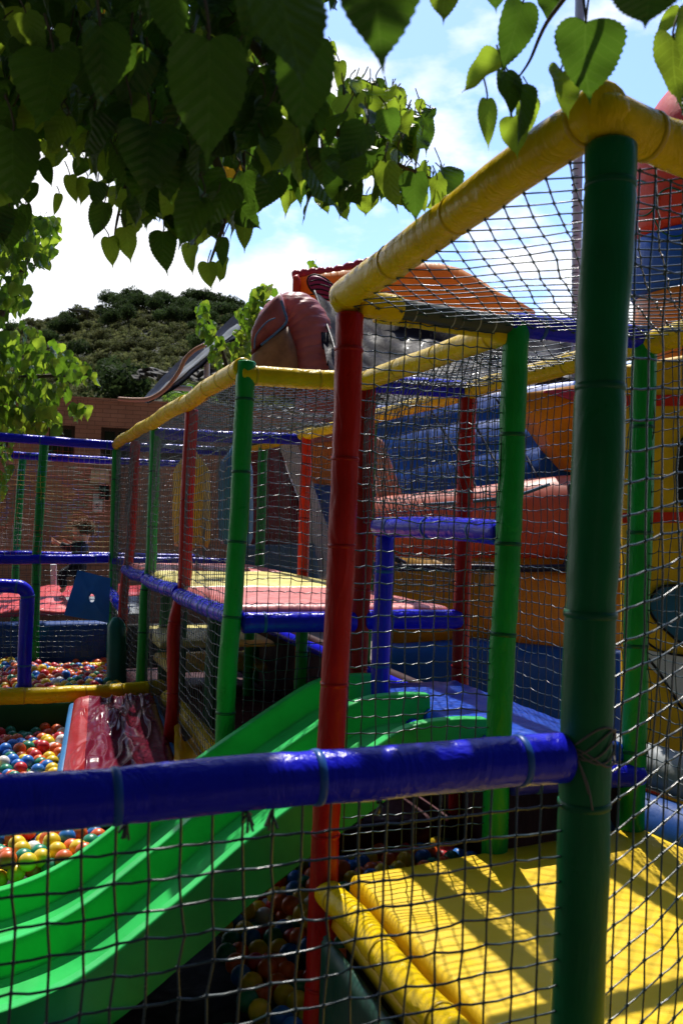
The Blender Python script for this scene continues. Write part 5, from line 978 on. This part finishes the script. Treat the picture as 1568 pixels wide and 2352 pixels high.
# left tree and the vine tree in the middle
def leafy(root_label, regs, n, Y0, Y1, Ls, name, rootpos, branches, mi_young=.3, lod='mid', cat='tree', over=False):
    t = thing(name, root_label, cat, rootpos); S = LeafSet(); k = 0; x0 = min(p[0] for r in regs for p in r); x1 = max(p[0] for r in regs for p in r); y0 = min(p[1] for r in regs for p in r); y1 = max(p[1] for r in regs for p in r)
    while k < n:
        x, y = random.uniform(x0, x1), random.uniform(y0, y1)
        if not any(inpoly(x, y, r) for r in regs): continue
        if fbm((x*.018, y*.018, 3), 1) < -.22: continue
        Y = random.uniform(Y0, Y1); a = random.uniform(0, 6.28); S.leaf(P(x, y-8, Y), (math.cos(a)*.45, math.sin(a)*.45, -1), (random.uniform(-.9, .9), random.uniform(-1.3, .2), random.uniform(.2, 1.0)), random.uniform(*Ls), lod, mi=1 if random.random() < mi_young else 0, pet=random.random() < .4); k += 1
    if over:  # unseen crown added above the view to shade the ball pools
        k = 0
        while k < 3200:
            x, y, z = random.uniform(-5.5, -1.0), random.uniform(8.2, 14.0), random.uniform(4.9, 7.7)
            kz = (z+1.4)/sd.z; mx_, my_ = x-sd.x*kz, y-sd.y*kz
            if (-2.05 < mx_ < -.85 and 4.6 < my_ < 7.0) or (-2.0 < mx_ < .3 and 2.7 < my_ < 4.6): continue
            if proj((x, y, z))[1] > -30 or mnoise.noise(Vector((x, y, z))*.7) > .22: continue
            a = random.uniform(0, 6.28); S.leaf((x, y, z), (math.cos(a), math.sin(a), -.8), (random.uniform(-.5, .5), random.uniform(-.5, .5), 1), random.uniform(.19, .27), 'lo', pet=False); k += 1
    S.build(t, [M['leaf_b'], M['leaf_young']]); m = MB()
    for pts, r0, r1 in branches: tube(m, smooth_path([P(*p) for p in pts], 24), np.linspace(r0, r1, 24), 8)
    m.build('trunk', M['bark'], t); return t
leafy('sunlit broad-leaved tree at the left edge, in front of the brick wall', [[(-160, 470), (30, 480), (60, 500), (100, 500), (142, 510), (120, 590), (90, 660), (60, 700), (20, 740), (-160, 760)], [(-160, 740), (60, 745), (130, 790), (200, 840), (222, 870), (205, 885), (160, 870), (150, 890), (190, 930), (190, 960), (150, 940), (140, 985), (90, 990), (60, 1000), (10, 1010), (-160, 1020)], [(-160, 1020), (20, 1020), (25, 1080), (25, 1150), (-160, 1160)]], 1350, 9.8, 11.6, (.12, .19), 'broadleaf_tree', (P(-150, 1200, 10.6).x, 10.6, GR), [([(-150, 1560, 10.6), (-150, 1000, 10.6), (-60, 850, 10.6), (80, 560, 10.6)], .12, .02), ([(-150, 1000, 10.6), (0, 880, 10.5), (200, 860, 10.4)], .06, .01), ([(-60, 850, 10.6), (-20, 300, 10.4), (200, -200, 9.8), (500, -300, 9.4)], .07, .02)], .35, over=True)
leafy('small sunlit climbing tree between the canopy and the pink inflatable', [[(455, 700), (475, 698), (485, 740), (500, 780), (545, 800), (545, 700), (575, 690), (590, 660), (630, 655), (632, 680), (595, 720), (580, 800), (560, 850), (500, 840), (470, 790), (452, 760)], [(712, 605), (726, 605), (726, 622), (714, 622)]], 230, 11.3, 12.2, (.10, .16), 'climbing_tree', (P(540, 1200, 11.8).x, 11.8, GR), [([(540, 1530, 11.8), (535, 1000, 11.8), (520, 840, 11.8), (470, 720, 11.8)], .06, .01), ([(530, 900, 11.8), (565, 760, 11.8), (615, 660, 11.8)], .04, .008)], .4)
for k, (x, y, s_) in enumerate(((-5.2, -4.6, 1.25), (-1.6, -6.2, 1.35), (2.4, -5.6, 1.2), (5.6, -2.8, 1.2), (-6.6, -1.2, 1.15))):  # unseen trees added to block sky light from behind and the sides
    t = thing('shade_tree', ['bushy shade tree behind the camera, at far left', 'bushy shade tree straight behind the camera', 'bushy shade tree behind the camera to the right', 'bushy shade tree outside the frame at right', 'bushy shade tree outside the frame at left'][k], 'tree', (x, y, GR)); t.scale = (s_, s_, s_)
    for nm, me in (('crown', CR['pine'][k % 4]), ('trunk', TRK['pine'])): c = bpy.data.objects.new(nm, me); c.parent = t; col.objects.link(c)
# feathery palm fronds over the roof
pl_ = thing('palm_plant', 'feathery green palm fronds showing above the brick parapet', 'palm', (P(450, 900, 19).x, 19.5, 0)); pl_.location.z = GR
S = MB()
for k in range(8):
    a = R(20+18*k); c = P(450, 915, 19.5) if k % 2 else P(385, 912, 19.5); L = .45; prev = np.array(c)
    for i in range(14):
        p = np.array(c)+np.array([math.cos(a)*L*i/13, math.sin(k)*.3*i/13, math.sin(a)*L*i/13+.3*i/13-.5*(i/13)**2]); segs_mesh(S, [prev], [p], .012)
        for s in (-1, 1):
            q = p+np.array([-math.sin(a)*s*.13, .05, math.cos(a)*s*.11-.06]); S.add([p, p+np.array([.02, 0, 0]), q], [(0, 1, 2)], False)
        prev = p
S.build('fronds', M['leaf_b'], pl_)
m = MB(); tube(m, [(pl_.location.x, 19.5, GR), (pl_.location.x, 19.5, P(450, 925, 19.5).z)], [.16, .12], 12); m.build('trunk', M['bark'], pl_)
# ------------------------------------------------------------------ raise everything to ground zero
for o in roots: o.location.z += E
